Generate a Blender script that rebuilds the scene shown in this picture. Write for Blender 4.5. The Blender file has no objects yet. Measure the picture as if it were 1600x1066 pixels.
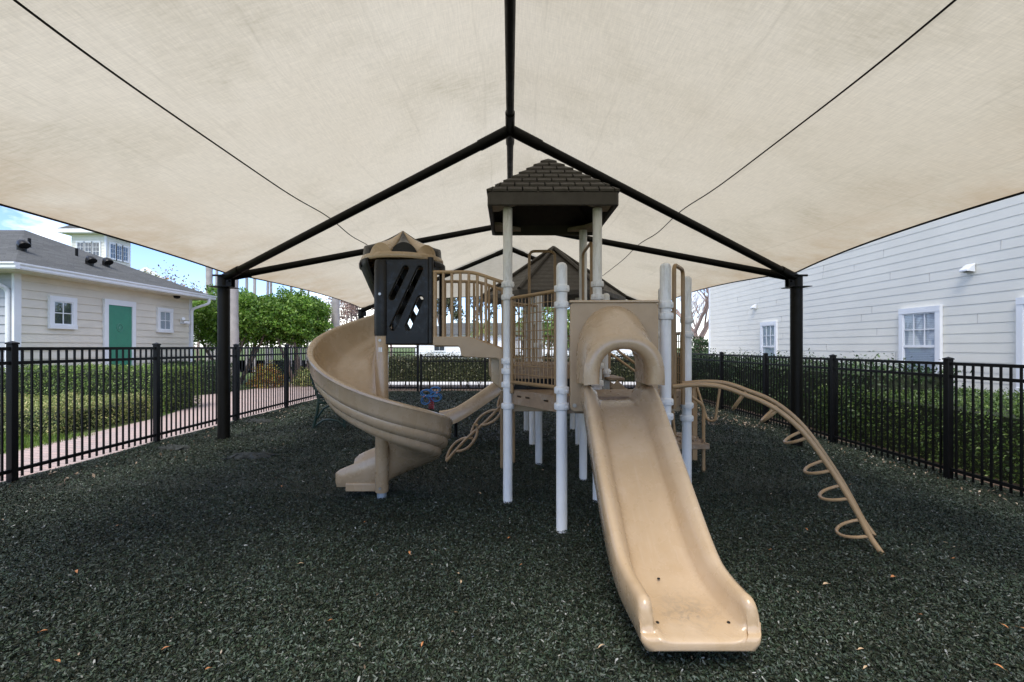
import bpy, bmesh, math, random
import numpy as np
from mathutils import Vector, Matrix
R = math.radians
random.seed(7)
rng = np.random.default_rng(7)
scene = bpy.context.scene
COL = scene.collection
CAMH, F, CU, CV = 1.33, 711.0, 797.0, 542.0

# ------------------------------------------------------------------ helpers
def px(u, v, Y):
    return Vector(((u - CU) / F * Y, Y, CAMH - (v - CV) / F * Y))
def gpx(u, v, z=0.0):
    return px(u, v, (CAMH - z) * F / (v - CV))
def lin(r, g, b):
    f = lambda c: (c / 255 / 12.92) if c <= 10.3 else (((c / 255) + .055) / 1.055) ** 2.4
    return (f(r), f(g), f(b))

def thing(name, label, cat, loc=(0, 0, 0), group=None, kind=None):
    o = bpy.data.objects.new(name, None); COL.objects.link(o)
    o.location = loc; o.empty_display_size = .2
    tag(o, label, cat, group, kind)
    return o
def tag(o, label=None, cat=None, group=None, kind=None):
    if label: o['label'] = label
    if cat: o['category'] = cat
    if group: o['group'] = group
    if kind: o['kind'] = kind
    return o
def base_of(p):
    v = Vector((0, 0, 0))
    while p is not None:
        v += Vector(p.location); p = p.parent
    return v
def link_mesh(name, me, parent=None):
    o = bpy.data.objects.new(name, me); COL.objects.link(o)
    if parent is not None:
        b = base_of(parent)
        me.transform(Matrix.Translation(-b))
        o.parent = parent
    return o

class MB:
    def __init__(s): s.v = []; s.f = []
    def add(s, vs, fs):
        n = len(s.v); s.v += [tuple(p) for p in vs]; s.f += [tuple(i + n for i in q) for q in fs]; return s
    def box(s, c, size, M=None):
        hx, hy, hz = size[0] / 2, size[1] / 2, size[2] / 2
        P = [Vector((x, y, z)) for x in (-hx, hx) for y in (-hy, hy) for z in (-hz, hz)]
        if M is not None: P = [M @ p for p in P]
        P = [p + Vector(c) for p in P]
        return s.add(P, [(0, 1, 3, 2), (4, 6, 7, 5), (0, 4, 5, 1), (2, 3, 7, 6), (0, 2, 6, 4), (1, 5, 7, 3)])
    def box2(s, a, b):
        return s.box([(a[i] + b[i]) / 2 for i in range(3)], [abs(b[i] - a[i]) for i in range(3)])
    def bar(s, a, b, w, h, up=(0, 0, 1)):
        a, b = Vector(a), Vector(b); d = (b - a); L = d.length; d.normalize()
        up = Vector(up); x = d.cross(up)
        if x.length < 1e-5: x = d.cross(Vector((0, 1, 0)))
        x.normalize(); z = x.cross(d)
        M = Matrix((x, d, z)).transposed()
        return s.box((a + b) / 2, (w, L, h), M)
    def loft(s, rings, closed=True, caps=True):
        n = len(rings[0]); vs = [p for r in rings for p in r]; fs = []
        for i in range(len(rings) - 1):
            for j in range(n if closed else n - 1):
                k = (j + 1) % n
                fs.append((i * n + j, i * n + k, (i + 1) * n + k, (i + 1) * n + j))
        if caps and closed:
            fs.append(tuple(range(n - 1, -1, -1))); fs.append(tuple((len(rings) - 1) * n + j for j in range(n)))
        return s.add(vs, fs)
    def tube(s, pts, r, seg=8, closed=False, caps=True):
        pts = [Vector(p) for p in pts]; n = len(pts)
        rs = r if isinstance(r, (list, tuple)) else [r] * n
        T = []
        for i in range(n):
            if closed: t = pts[(i + 1) % n] - pts[i - 1]
            else: t = pts[min(i + 1, n - 1)] - pts[max(i - 1, 0)]
            T.append(t.normalized())
        nrm = T[0].orthogonal().normalized(); rings = []
        for i in range(n):
            nrm = (nrm - T[i] * nrm.dot(T[i]))
            if nrm.length < 1e-6: nrm = T[i].orthogonal()
            nrm.normalize(); bi = T[i].cross(nrm)
            rings.append([pts[i] + (nrm * math.cos(2 * math.pi * k / seg) + bi * math.sin(2 * math.pi * k / seg)) * rs[i] for k in range(seg)])
        if closed: rings.append(rings[0]); caps = False
        return s.loft(rings, True, caps)
    def lathe(s, prof, c, seg=20, a0=0, a1=2 * math.pi):
        full = abs(a1 - a0 - 2 * math.pi) < 1e-4
        m = seg if full else seg + 1
        rings = [[(c[0] + r * math.cos(a0 + (a1 - a0) * k / seg), c[1] + r * math.sin(a0 + (a1 - a0) * k / seg), c[2] + z) for k in range(m)] for r, z in prof]
        return s.loft(rings, full, full)
    def quad(s, *p): return s.add(p, [tuple(range(len(p)))])
    def mesh(s, name):
        me = bpy.data.meshes.new(name); me.from_pydata(s.v, [], s.f); me.validate()
        bm = bmesh.new(); bm.from_mesh(me); bmesh.ops.recalc_face_normals(bm, faces=bm.faces); bm.to_mesh(me); bm.free()
        return me
    def build(s, name, mat, parent=None, smooth=False, bevel=0, seg=2, sub=0):
        me = s.mesh(name); me.materials.append(mat)
        if smooth: smooth_mesh(me, smooth if not isinstance(smooth, bool) else 40)
        o = link_mesh(name, me, parent)
        if bevel:
            m = o.modifiers.new('bevel', 'BEVEL'); m.width = bevel; m.segments = seg; m.limit_method = 'ANGLE'; m.angle_limit = R(40)
            m.harden_normals = False
            smooth_mesh(me, 40)
        if sub:
            m = o.modifiers.new('sub', 'SUBSURF'); m.levels = sub; m.render_levels = sub
        return o
def smooth_mesh(me, ang=40):
    me.polygons.foreach_set('use_smooth', [True] * len(me.polygons))
    me.set_sharp_from_angle(angle=R(ang))

def plate(name, outline, holes, th, M, mat, parent, bevel=.004):
    cu = bpy.data.curves.new(name, 'CURVE'); cu.dimensions = '2D'; cu.fill_mode = 'BOTH'
    cu.extrude = th / 2 - bevel; cu.bevel_depth = bevel; cu.bevel_resolution = 2; cu.offset = -bevel
    for pl in [outline] + holes:
        sp = cu.splines.new('POLY'); sp.points.add(len(pl) - 1); sp.use_cyclic_u = True
        for i, p in enumerate(pl): sp.points[i].co = (p[0], p[1], 0, 1)
    ob = bpy.data.objects.new(name + '_curve', cu)
    me = bpy.data.meshes.new_from_object(ob)
    bpy.data.objects.remove(ob); bpy.data.curves.remove(cu)
    me.transform(M); me.materials.clear(); me.materials.append(mat); smooth_mesh(me, 35)
    me.name = name
    return link_mesh(name, me, parent)
def rrect(x0, y0, x1, y1, r, n=5):
    out = []
    for cx, cy, a in ((x1 - r, y1 - r, 0), (x0 + r, y1 - r, 90), (x0 + r, y0 + r, 180), (x1 - r, y0 + r, 270)):
        for k in range(n + 1):
            t = R(a + 90 * k / n); out.append((cx + r * math.cos(t), cy + r * math.sin(t)))
    return out
def slot(a, b, w, n=7):
    a, b = Vector(a), Vector(b); t = math.atan2(b.y - a.y, b.x - a.x); out = []
    for k in range(n + 1):
        q = t - math.pi / 2 + math.pi * k / n; out.append((b.x + w * math.cos(q), b.y + w * math.sin(q)))
    for k in range(n + 1):
        q = t + math.pi / 2 + math.pi * k / n; out.append((a.x + w * math.cos(q), a.y + w * math.sin(q)))
    return out
# XZ plate placed at plane y
def MXZ(y): return Matrix(((1, 0, 0, 0), (0, 0, -1, y), (0, 1, 0, 0), (0, 0, 0, 1)))
def fillet(pts, r, n=6):
    """round the inner corners of a 3D polyline"""
    pts = [Vector(p) for p in pts]; out = [pts[0]]
    for i in range(1, len(pts) - 1):
        a, b, c = pts[i - 1], pts[i], pts[i + 1]
        d1 = (a - b); d2 = (c - b); rr = min(r, d1.length * .49, d2.length * .49)
        p0 = b + d1.normalized() * rr; p2 = b + d2.normalized() * rr
        for k in range(n + 1):
            t = k / n; out.append(p0 * (1 - t) ** 2 + b * 2 * t * (1 - t) + p2 * t * t)
    out.append(pts[-1]); return out

# ------------------------------------------------------------------ materials
def newmat(name):
    m = bpy.data.materials.new(name); m.use_nodes = True
    nt = m.node_tree; b = nt.nodes['Principled BSDF']
    return m, nt, b, lambda t: nt.nodes.new(t), nt.links.new
def ramp(nt, fac, stops):
    r = nt.nodes.new('ShaderNodeValToRGB'); e = r.color_ramp.elements
    while len(e) < len(stops): e.new(.5)
    for i, (p, c) in enumerate(stops):
        e[i].position = p; e[i].color = (c[0], c[1], c[2], 1) if isinstance(c, (tuple, list)) else (c, c, c, 1)
    nt.links.new(fac, r.inputs[0]); return r.outputs[0]
def noise(nt, scale, detail=4, rough=.6, vec=None, stretch=None, dist=0):
    n = nt.nodes.new('ShaderNodeTexNoise'); n.inputs['Scale'].default_value = scale
    n.inputs['Detail'].default_value = detail; n.inputs['Roughness'].default_value = rough; n.inputs['Distortion'].default_value = dist
    if vec is None:
        g = nt.nodes.new('ShaderNodeNewGeometry'); vec = g.outputs['Position']
    if stretch:
        mp = nt.nodes.new('ShaderNodeMapping'); mp.inputs['Scale'].default_value = stretch
        if len(stretch) > 3: pass
        nt.links.new(vec, mp.inputs[0]); vec = mp.outputs[0]
    nt.links.new(vec, n.inputs['Vector']); return n.outputs[0]
def mix(nt, fac, a, b, mode='MIX'):
    m = nt.nodes.new('ShaderNodeMix'); m.data_type = 'RGBA'; m.blend_type = mode
    for sock, v in ((m.inputs[0], fac), (m.inputs[6], a), (m.inputs[7], b)):
        if isinstance(v, (int, float)): sock.default_value = v
        elif isinstance(v, (tuple, list)): sock.default_value = (v[0], v[1], v[2], 1)
        else: nt.links.new(v, sock)
    return m.outputs[2]
def math_(nt, op, a, b=0.0):
    m = nt.nodes.new('ShaderNodeMath'); m.operation = op
    for s, v in ((m.inputs[0], a), (m.inputs[1], b)):
        if isinstance(v, (int, float)): s.default_value = v
        else: nt.links.new(v, s)
    return m.outputs[0]
def bump(nt, b, h, strength=.3, dist=.01):
    n = nt.nodes.new('ShaderNodeBump'); n.inputs['Strength'].default_value = strength; n.inputs['Distance'].default_value = dist
    nt.links.new(h, n.inputs['Height']); nt.links.new(n.outputs[0], b.inputs['Normal'])
def simple(name, col, rough=.5, metal=0, var=.15, vscale=6, dirt=None, dscale=3, dlo=.55, dhi=.8, bscale=0, bstr=.1, spec=.5):
    m, nt, b, N, L = newmat(name)
    c2 = tuple(max(0, c * (1 - var)) for c in col); c3 = tuple(min(1, c * (1 + var)) for c in col)
    c = ramp(nt, noise(nt, vscale, 5, .65), [(.3, c2), (.7, c3)])
    if dirt:
        d = ramp(nt, noise(nt, dscale, 7, .7), [(dlo, 0), (dhi, 1)])
        c = mix(nt, d, c, dirt)
    L(c, b.inputs['Base Color']); b.inputs['Metallic'].default_value = metal
    b.inputs['Specular IOR Level'].default_value = spec
    r = ramp(nt, noise(nt, vscale * 3, 4, .6), [(.3, max(.03, rough - .1)), (.7, min(1, rough + .12))]); L(r, b.inputs['Roughness'])
    if bscale: bump(nt, b, noise(nt, bscale, 5, .6), bstr, .004)
    return m
TAN = (.415, .293, .173)
M = {}
M['tan'] = simple('tan_plastic', TAN, .27, var=.06, vscale=2.5, dirt=(.50, .385, .27), dscale=2.2, dlo=.42, dhi=.8, bscale=260, bstr=.05)
_m = M['tan']; _nt = _m.node_tree; _b = _nt.nodes['Principled BSDF']
_c = _b.inputs['Base Color'].links[0].from_socket
_w = ramp(_nt, noise(_nt, 1, 6, .7, stretch=(38, 2.2, 2.2)), [(.52, 0), (.72, 1)])
_w2 = ramp(_nt, noise(_nt, 4, 4, .6), [(.45, 0), (.7, .5)])
_c = mix(_nt, math_(_nt, 'MULTIPLY', _w, _w2), _c, (.56, .45, .335))
_k = ramp(_nt, noise(_nt, 26, 6, .8), [(.66, 0), (.74, .28)])
_c = mix(_nt, math_(_nt, 'MULTIPLY', _k, _w2), _c, (.27, .19, .12))
_g = _nt.nodes.new('ShaderNodeNewGeometry'); _vm = _nt.nodes.new('ShaderNodeVectorMath'); _vm.operation = 'DISTANCE'
_nt.links.new(_g.outputs['Position'], _vm.inputs[0]); _vm.inputs[1].default_value = (.775, 2.0, .17)
_sm = math_(_nt, 'MULTIPLY', ramp(_nt, _vm.outputs['Value'], [(.03, 1), (.17, 0)]), ramp(_nt, noise(_nt, 20, 6, .75, dist=1.5), [(.44, 0), (.60, .8)]))   # shoe scuffs at the exit
_c = mix(_nt, _sm, _c, (.25, .20, .15))
_nt.links.new(_c, _b.inputs['Base Color']); _b.inputs['Coat Weight'].default_value = .35; _b.inputs['Coat Roughness'].default_value = .12
M['tan_dull'] = simple('tan_panel', (.43, .312, .195), .5, var=.08, vscale=3, dirt=(.35, .25, .155), dscale=5, dlo=.5, dhi=.8, bscale=200, bstr=.06)
M['brown'] = simple('brown_coated_steel', (.27, .17, .078), .4, var=.12, vscale=12)
M['tan_tube'] = simple('tan_coated_tube', (.40, .26, .135), .38, var=.1, vscale=9)
M['black'] = simple('black_plastic', (.006, .0055, .005), .34, var=.2, vscale=8, dirt=(.013, .011, .010), dscale=6, dlo=.5, dhi=.85, bscale=300, bstr=.05, spec=.3)
M['roof'] = simple('brown_roof_plastic', (.036, .030, .024), .55, var=.14, vscale=7, dirt=(.058, .050, .042), dscale=9, dlo=.5, dhi=.9, bscale=90, bstr=.12)
M['fence'] = simple('black_fence_paint', (.0035, .0035, .0042), .42, var=.2, vscale=20, spec=.22)
M['steel'] = simple('dark_bronze_paint', (.0042, .0040, .0032), .45, var=.25, vscale=5, spec=.16)
M['deck'] = simple('brown_coated_deck', (.27, .185, .115), .6, var=.15, vscale=20, dirt=(.42, .36, .29), dscale=14, dlo=.52, dhi=.8, bscale=120, bstr=.2)
M['bracket'] = simple('grey_bracket', (.33, .28, .23), .6, var=.2, vscale=10)
M['stub'] = simple('galvanised_stub', (.30, .36, .42), .45, metal=.4, var=.15, vscale=18)
M['bolt'] = simple('bolt_steel', (.45, .43, .40), .35, metal=.8)
M['whitetrim'] = simple('white_trim_paint', (.78, .79, .80), .45, var=.04, vscale=3)
M['siding_left'] = simple('beige_siding', (.725, .67, .56), .6, var=.05, vscale=1.5, dirt=(.63, .575, .475), dscale=1.2, dlo=.5, dhi=.9, bscale=60, bstr=.06)
M['siding_right'] = simple('pale_grey_siding', (.755, .73, .645), .6, var=.04, vscale=1.2, dirt=(.70, .675, .59), dscale=.8, dlo=.5, dhi=.9, bscale=60, bstr=.06)
M['siding_shade'] = simple('beige_siding_shaded', (.40, .41, .43), .6, var=.05, vscale=2)  # shade on the side wall painted in as a darker, bluer siding
M['door'] = simple('green_door_paint', (.035, .225, .135), .45, var=.08, vscale=4)
M['blue'] = simple('blue_coated_tube', (.03, .16, .42), .35, var=.1)
M['red'] = simple('red_spring_paint', (.38, .03, .045), .4, var=.1)
M['orange'] = simple('orange_grip', (.60, .22, .09), .5)
M['bench'] = simple('dark_green_coating', (.006, .026, .018), .35, var=.15)
M['trunk'] = simple('grey_palm_bark', (.36, .33, .31), .9, var=.2, vscale=4, dirt=(.22, .20, .19), dscale=8, bscale=18, bstr=.5)
M['bark'] = simple('brown_bark', (.19, .14, .11), .9, var=.25, vscale=9, bscale=25, bstr=.5)
M['twig'] = simple('pinkish_twigs', (.30, .22, .19), .9, var=.2, vscale=3)
M['dirtsoil'] = simple('brown_soil', (.11, .075, .055), .95, var=.35, vscale=14, bscale=40, bstr=.6)
M['road'] = simple('pale_concrete', (.55, .53, .51), .85, var=.08, vscale=2, bscale=40, bstr=.1)
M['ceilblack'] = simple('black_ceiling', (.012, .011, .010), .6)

def post_mat():
    m, nt, b, N, L = newmat('white_post_coat')
    c = ramp(nt, noise(nt, 5, 5, .65), [(.3, (.75, .745, .735)), (.7, (.83, .825, .81))])
    st = ramp(nt, noise(nt, 3.5, 7, .75, stretch=(9, 9, 2)), [(.48, 0), (.7, 1)])
    g = N('ShaderNodeNewGeometry'); sp = N('ShaderNodeSeparateXYZ'); L(g.outputs['Position'], sp.inputs[0])
    hi = ramp(nt, math_(nt, 'MULTIPLY', sp.outputs[2], .4), [(.5, .05), (.72, .75)])   # grime gathers on the exposed tops
    c = mix(nt, math_(nt, 'MULTIPLY', st, hi), c, (.36, .33, .29))
    c = mix(nt, math_(nt, 'MULTIPLY', hi, .35), c, (.52, .49, .45))
    L(c, b.inputs['Base Color']); b.inputs['Roughness'].default_value = .45
    bump(nt, b, noise(nt, 120, 3), .06, .003); return m
M['post'] = post_mat()

def leaf_mat(name, stops, transl=.25, rough=.45):
    m, nt, b, N, L = newmat(name)
    g = N('ShaderNodeNewGeometry')
    c = ramp(nt, g.outputs['Random Per Island'], stops)
    big = ramp(nt, noise(nt, 1.3, 3, .6), [(.35, .75), (.65, 1.25)])
    c = mix(nt, 1, c, big, 'MULTIPLY')
    L(c, b.inputs['Base Color']); b.inputs['Roughness'].default_value = rough
    t = N('ShaderNodeBsdfTranslucent'); L(c, t.inputs[0])
    mx = N('ShaderNodeMixShader'); mx.inputs[0].default_value = transl
    L(b.outputs[0], mx.inputs[1]); L(t.outputs[0], mx.inputs[2])
    L(mx.outputs[0], nt.nodes['Material Output'].inputs[0]); return m
M['leaf_hedge'] = leaf_mat('hedge_leaves', [(0, (.04, .085, .014)), (.5, (.125, .21, .036)), (.9, (.25, .34, .075)), (1, (.36, .42, .14))])
M['leaf_right'] = leaf_mat('clipped_hedge_leaves', [(0, (.02, .045, .010)), (.5, (.06, .115, .022)), (.9, (.14, .215, .045)), (1, (.24, .31, .09))])
M['leaf_dark'] = leaf_mat('dark_shrub_leaves', [(0, (.013, .032, .010)), (.5, (.03, .065, .018)), (.92, (.07, .125, .035)), (1, (.19, .25, .13))])
M['leaf_low'] = leaf_mat('variegated_leaves', [(0, (.07, .13, .03)), (.45, (.24, .29, .08)), (.85, (.46, .45, .17)), (1, (.60, .50, .24))])
M['leaf_tree'] = leaf_mat('bright_tree_leaves', [(0, (.05, .12, .012)), (.5, (.125, .25, .028)), (.9, (.25, .40, .06)), (1, (.36, .48, .13))], .4)
M['leaf_olive'] = leaf_mat('olive_hedge_leaves', [(0, (.028, .035, .015)), (.5, (.065, .075, .028)), (.9, (.12, .125, .05)), (1, (.20, .17, .09))])
M['leaf_orange'] = leaf_mat('orange_garden_leaves', [(0, (.14, .05, .012)), (.4, (.36, .16, .03)), (.7, (.30, .30, .06)), (1, (.10, .16, .04))])
M['leaf_pink'] = leaf_mat('dry_pinkish_leaves', [(0, (.22, .13, .10)), (.5, (.36, .24, .19)), (1, (.52, .38, .30))])
M['leaf_palm'] = leaf_mat('yellow_green_fronds', [(0, (.08, .13, .03)), (.5, (.17, .22, .05)), (1, (.34, .34, .10))])
M['grassblade'] = leaf_mat('grass_blades', [(0, (.05, .10, .012)), (.5, (.11, .19, .02)), (1, (.22, .30, .05))], .3)
M['leaf_dry'] = leaf_mat('dry_leaf_litter', [(0, (.10, .065, .04)), (.5, (.24, .17, .11)), (1, (.50, .41, .31))], .1)
M['mulch'] = leaf_mat('rubber_chips', [(0, (.005, .0078, .005)), (.28, (.017, .026, .0145)), (.45, (.033, .033, .021)), (.62, (.034, .056, .030)), (.82, (.053, .072, .055)), (.95, (.085, .102, .085)), (.990, (.14, .15, .13)), (1, (.34, .34, .32))], 0, .5)
M['mulch'].node_tree.nodes['Principled BSDF'].inputs['Specular IOR Level'].default_value = .22

def ground_mat():
    m, nt, b, N, L = newmat('rubber_mulch_bed')
    c = ramp(nt, noise(nt, 55, 6, .75), [(.3, (.009, .013, .007)), (.55, (.023, .031, .018)), (.75, (.054, .063, .044))])
    L(c, b.inputs['Base Color']); b.inputs['Roughness'].default_value = .7
    bump(nt, b, noise(nt, 60, 6, .7), .9, .02); return m
M['ground'] = ground_mat()
def paver_mat():
    m, nt, b, N, L = newmat('pink_pavers')
    g = N('ShaderNodeNewGeometry'); mp = N('ShaderNodeMapping'); mp.inputs['Rotation'].default_value = (0, 0, R(12)); L(g.outputs['Position'], mp.inputs[0])
    br = N('ShaderNodeTexBrick'); br.inputs['Scale'].default_value = 1; br.inputs['Brick Width'].default_value = .22; br.inputs['Row Height'].default_value = .11
    br.inputs['Mortar Size'].default_value = .006; br.inputs['Color1'].default_value = (.48, .345, .31, 1); br.inputs['Color2'].default_value = (.40, .315, .295, 1); br.inputs['Mortar'].default_value = (.17, .145, .135, 1)
    L(mp.outputs[0], br.inputs['Vector'])
    c = mix(nt, ramp(nt, noise(nt, 1.5, 5), [(.35, 0), (.7, .5)]), br.outputs[0], (.45, .365, .335))
    L(c, b.inputs['Base Color']); b.inputs['Roughness'].default_value = .8
    bump(nt, b, br.outputs['Fac'], -.4, .01); return m
M['paver'] = paver_mat()
def grass_mat():
    m, nt, b, N, L = newmat('lawn')
    c = ramp(nt, noise(nt, 30, 6, .7), [(.3, (.04, .075, .012)), (.55, (.085, .14, .022)), (.75, (.15, .19, .05))])
    c = mix(nt, ramp(nt, noise(nt, .8, 4), [(.45, 0), (.7, .5)]), c, (.16, .14, .07))
    L(c, b.inputs['Base Color']); b.inputs['Roughness'].default_value = .9; bump(nt, b, noise(nt, 70, 4), .8, .03); return m
M['lawn'] = grass_mat()
def shingle_mat():
    m, nt, b, N, L = newmat('grey_shingles')
    g = N('ShaderNodeNewGeometry'); sp = N('ShaderNodeSeparateXYZ'); L(g.outputs['Position'], sp.inputs[0])
    cb = N('ShaderNodeCombineXYZ'); L(math_(nt, 'ADD', sp.outputs[1], sp.outputs[0]), cb.inputs[0]); L(math_(nt, 'MULTIPLY', sp.outputs[2], 2.3), cb.inputs[1])
    br = N('ShaderNodeTexBrick'); br.inputs['Scale'].default_value = 1; br.inputs['Brick Width'].default_value = .3; br.inputs['Row Height'].default_value = .14
    br.inputs['Mortar Size'].default_value = .008; br.inputs['Color1'].default_value = (.085, .087, .084, 1); br.inputs['Color2'].default_value = (.050, .051, .050, 1); br.inputs['Mortar'].default_value = (.05, .05, .052, 1)
    L(cb.outputs[0], br.inputs['Vector'])
    c = mix(nt, ramp(nt, noise(nt, 25, 5), [(.4, 0), (.7, .5)]), br.outputs[0], (.125, .127, .123))
    L(c, b.inputs['Base Color']); b.inputs['Roughness'].default_value = .95; bump(nt, b, noise(nt, 60, 4), .4, .01); return m
M['shingle'] = shingle_mat()
def glass_mat(name, tint, t):
    m, nt, b, N, L = newmat(name)
    tr = N('ShaderNodeBsdfTransparent'); tr.inputs[0].default_value = (*tint, 1)
    gl = N('ShaderNodeBsdfGlossy'); gl.inputs['Roughness'].default_value = .02
    fr = N('ShaderNodeLayerWeight'); fr.inputs[0].default_value = .35
    mx = N('ShaderNodeMixShader'); L(math_(nt, 'MULTIPLY', fr.outputs[1], t), mx.inputs[0])
    L(tr.outputs[0], mx.inputs[1]); L(gl.outputs[0], mx.inputs[2]); L(mx.outputs[0], nt.nodes['Material Output'].inputs[0]); return m
M['glass'] = glass_mat('window_glass', (.86, .91, .95), .55)
M['dark'] = simple('dim_room', (.05, .055, .06), .8)
M['blind'] = simple('white_blind', (.55, .57, .60), .6, var=.04)
M['blindblue'] = simple('blue_grey_blind', (.30, .34, .39), .6, var=.04)

def fabric_mat():
    m, nt, b, N, L = newmat('shade_cloth')
    g = N('ShaderNodeNewGeometry'); P = g.outputs['Position']
    sp = N('ShaderNodeSeparateXYZ'); L(P, sp.inputs[0])
    c = ramp(nt, noise(nt, .5, 4, .6), [(.3, (.575, .513, .395)), (.7, (.62, .562, .445))])
    weave = ramp(nt, noise(nt, 1, 3, .7, stretch=(110, 9, 110)), [(.3, .91), (.7, 1.06)])
    weave2 = ramp(nt, noise(nt, 1, 3, .7, stretch=(9, 130, 9)), [(.3, .93), (.7, 1.05)])
    c = mix(nt, 1, c, weave, 'MULTIPLY'); c = mix(nt, 1, c, weave2, 'MULTIPLY')
    blot = ramp(nt, noise(nt, 1.15, 7, .62, dist=.3), [(.48, 0), (.74, 1)])
    strk = ramp(nt, noise(nt, 1, 5, .7, stretch=(9, 38, 9)), [(.34, .15), (.68, 1)])
    st = math_(nt, 'MULTIPLY', blot, strk)
    c = mix(nt, math_(nt, 'MULTIPLY', st, .60), c, (.32, .28, .185))
    ax = math_(nt, 'ABSOLUTE', sp.outputs[0])
    wob = math_(nt, 'ADD', math_(nt, 'MULTIPLY', ax, 1.62), math_(nt, 'MULTIPLY', noise(nt, .6, 2), .25))
    cr = math_(nt, 'ABSOLUTE', math_(nt, 'SUBTRACT', math_(nt, 'FRACT', wob), .5))
    crl = ramp(nt, cr, [(.0, .30), (.012, .12), (.03, 0)])                              # fold lines left in the cloth
    c = mix(nt, math_(nt, 'MULTIPLY', crl, ramp(nt, noise(nt, 1.1, 3), [(.4, .1), (.65, 1)])), c, (.34, .30, .22))
    edge = ramp(nt, math_(nt, 'MULTIPLY', ax, .25), [(.70, 0), (1.0, 1)])               # dirt run-off collects towards the hem
    en = ramp(nt, noise(nt, 1.6, 5, .7), [(.35, .15), (.65, 1)])
    c = mix(nt, math_(nt, 'MULTIPLY', math_(nt, 'MULTIPLY', edge, en), .85), c, (.42, .31, .19))
    dif = N('ShaderNodeBsdfDiffuse'); tr = N('ShaderNodeBsdfTranslucent')
    L(c, dif.inputs[0]); L(c, tr.inputs[0])
    bp = N('ShaderNodeBump'); bp.inputs['Strength'].default_value = .25; bp.inputs['Distance'].default_value = .01
    L(noise(nt, 1.5, 4, .55, stretch=(1, 3, 1)), bp.inputs['Height']); L(bp.outputs[0], dif.inputs[1]); L(bp.outputs[0], tr.inputs[1])
    mx = N('ShaderNodeMixShader'); mx.inputs[0].default_value = .58
    L(dif.outputs[0], mx.inputs[1]); L(tr.outputs[0], mx.inputs[2])
    L(mx.outputs[0], nt.nodes['Material Output'].inputs[0]); return m
M['fabric'] = fabric_mat()

# ------------------------------------------------------------------ leaf clouds
def quads_mesh(name, cen, size, mat, parent=None, normals=None, bias=.0, aspect=.5, fold=.25):
    """many small leaf-shaped faces: one rhombus of two triangles-ish quads folded along the midrib"""
    n = len(cen); cen = np.asarray(cen, float)
    d = rng.normal(size=(n, 3)); d /= np.linalg.norm(d, axis=1)[:, None]
    nn = rng.normal(size=(n, 3))
    if normals is not None: nn = nn * (1 - bias) + np.asarray(normals) * bias * 1.6
    nn -= d * (nn * d).sum(1)[:, None]; nn /= np.linalg.norm(nn, axis=1)[:, None]
    s = np.cross(d, nn); L = size * rng.uniform(.65, 1.35, n)[:, None] / 2; W = L * aspect
    v = np.empty((n, 4, 3))
    v[:, 0] = cen - d * L; v[:, 1] = cen + s * W + nn * W * fold; v[:, 2] = cen + d * L; v[:, 3] = cen - s * W + nn * W * fold
    v = v.reshape(-1, 3)
    return raw_mesh(name, v, np.arange(4 * n).reshape(n, 4), mat, parent)
def raw_mesh(name, v, q, mat, parent=None):
    me = bpy.data.meshes.new(name); k = q.shape[1]
    if parent is not None: v = v - np.array(base_of(parent))
    me.vertices.add(len(v)); me.vertices.foreach_set('co', v.astype(np.float32).ravel())
    me.loops.add(q.size); me.loops.foreach_set('vertex_index', q.astype(np.int32).ravel())
    me.polygons.add(len(q)); me.polygons.foreach_set('loop_start', np.arange(0, q.size, k, dtype=np.int32))
    me.update(calc_edges=True); me.materials.append(mat)
    o = bpy.data.objects.new(name, me); COL.objects.link(o)
    if parent is not None: o.parent = parent
    return o
def hedge(name, label, cat, a, b, n, size, mat, group=None, rough=.035, lumps=.03, gap=0):
    a = np.array(a, float); b = np.array(b, float); c = (a + b) / 2
    t = thing(name, label, cat, (c[0], c[1], a[2]), group)
    d = b - a; areas = np.array([d[0] * d[1], d[0] * d[2], d[0] * d[2], d[1] * d[2], d[1] * d[2]]); areas /= areas.sum()
    f = rng.choice(5, n, p=areas); p = rng.uniform(0, 1, (n, 3)) * d + a; nr = np.zeros((n, 3))
    for i, (ax, val, sg) in enumerate(((2, b[2], 1), (1, a[1], -1), (1, b[1], 1), (0, a[0], -1), (0, b[0], 1))):
        m = f == i; p[m, ax] = val; nr[m, ax] = sg
    lump = lumps * (np.sin(p[:, 0] * 5.3 + p[:, 1] * 3.1) + np.sin(p[:, 1] * 6.7 - p[:, 2] * 8 + 1.3) + np.sin(p[:, 0] * 9.1 + p[:, 2] * 7)) / 2
    p += nr * (lump + rng.normal(0, rough, n) - rough * .6)[:, None]
    p[:, 2] = np.maximum(p[:, 2], a[2] + .02)
    quads_mesh('foliage', p, size, mat, t, nr, .68)
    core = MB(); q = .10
    core.box2((a[0] + q, a[1] + q, a[2]), (b[0] - q, b[1] - q, b[2] - q)); core.build('inner_light_block', M['core'], t)  # dark box added inside the leaves to stop light leaking through
    return t
M['core'] = simple('hedge_inside', (.022, .03, .012), .95, var=.5, vscale=12, bscale=20, bstr=.8)

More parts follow.
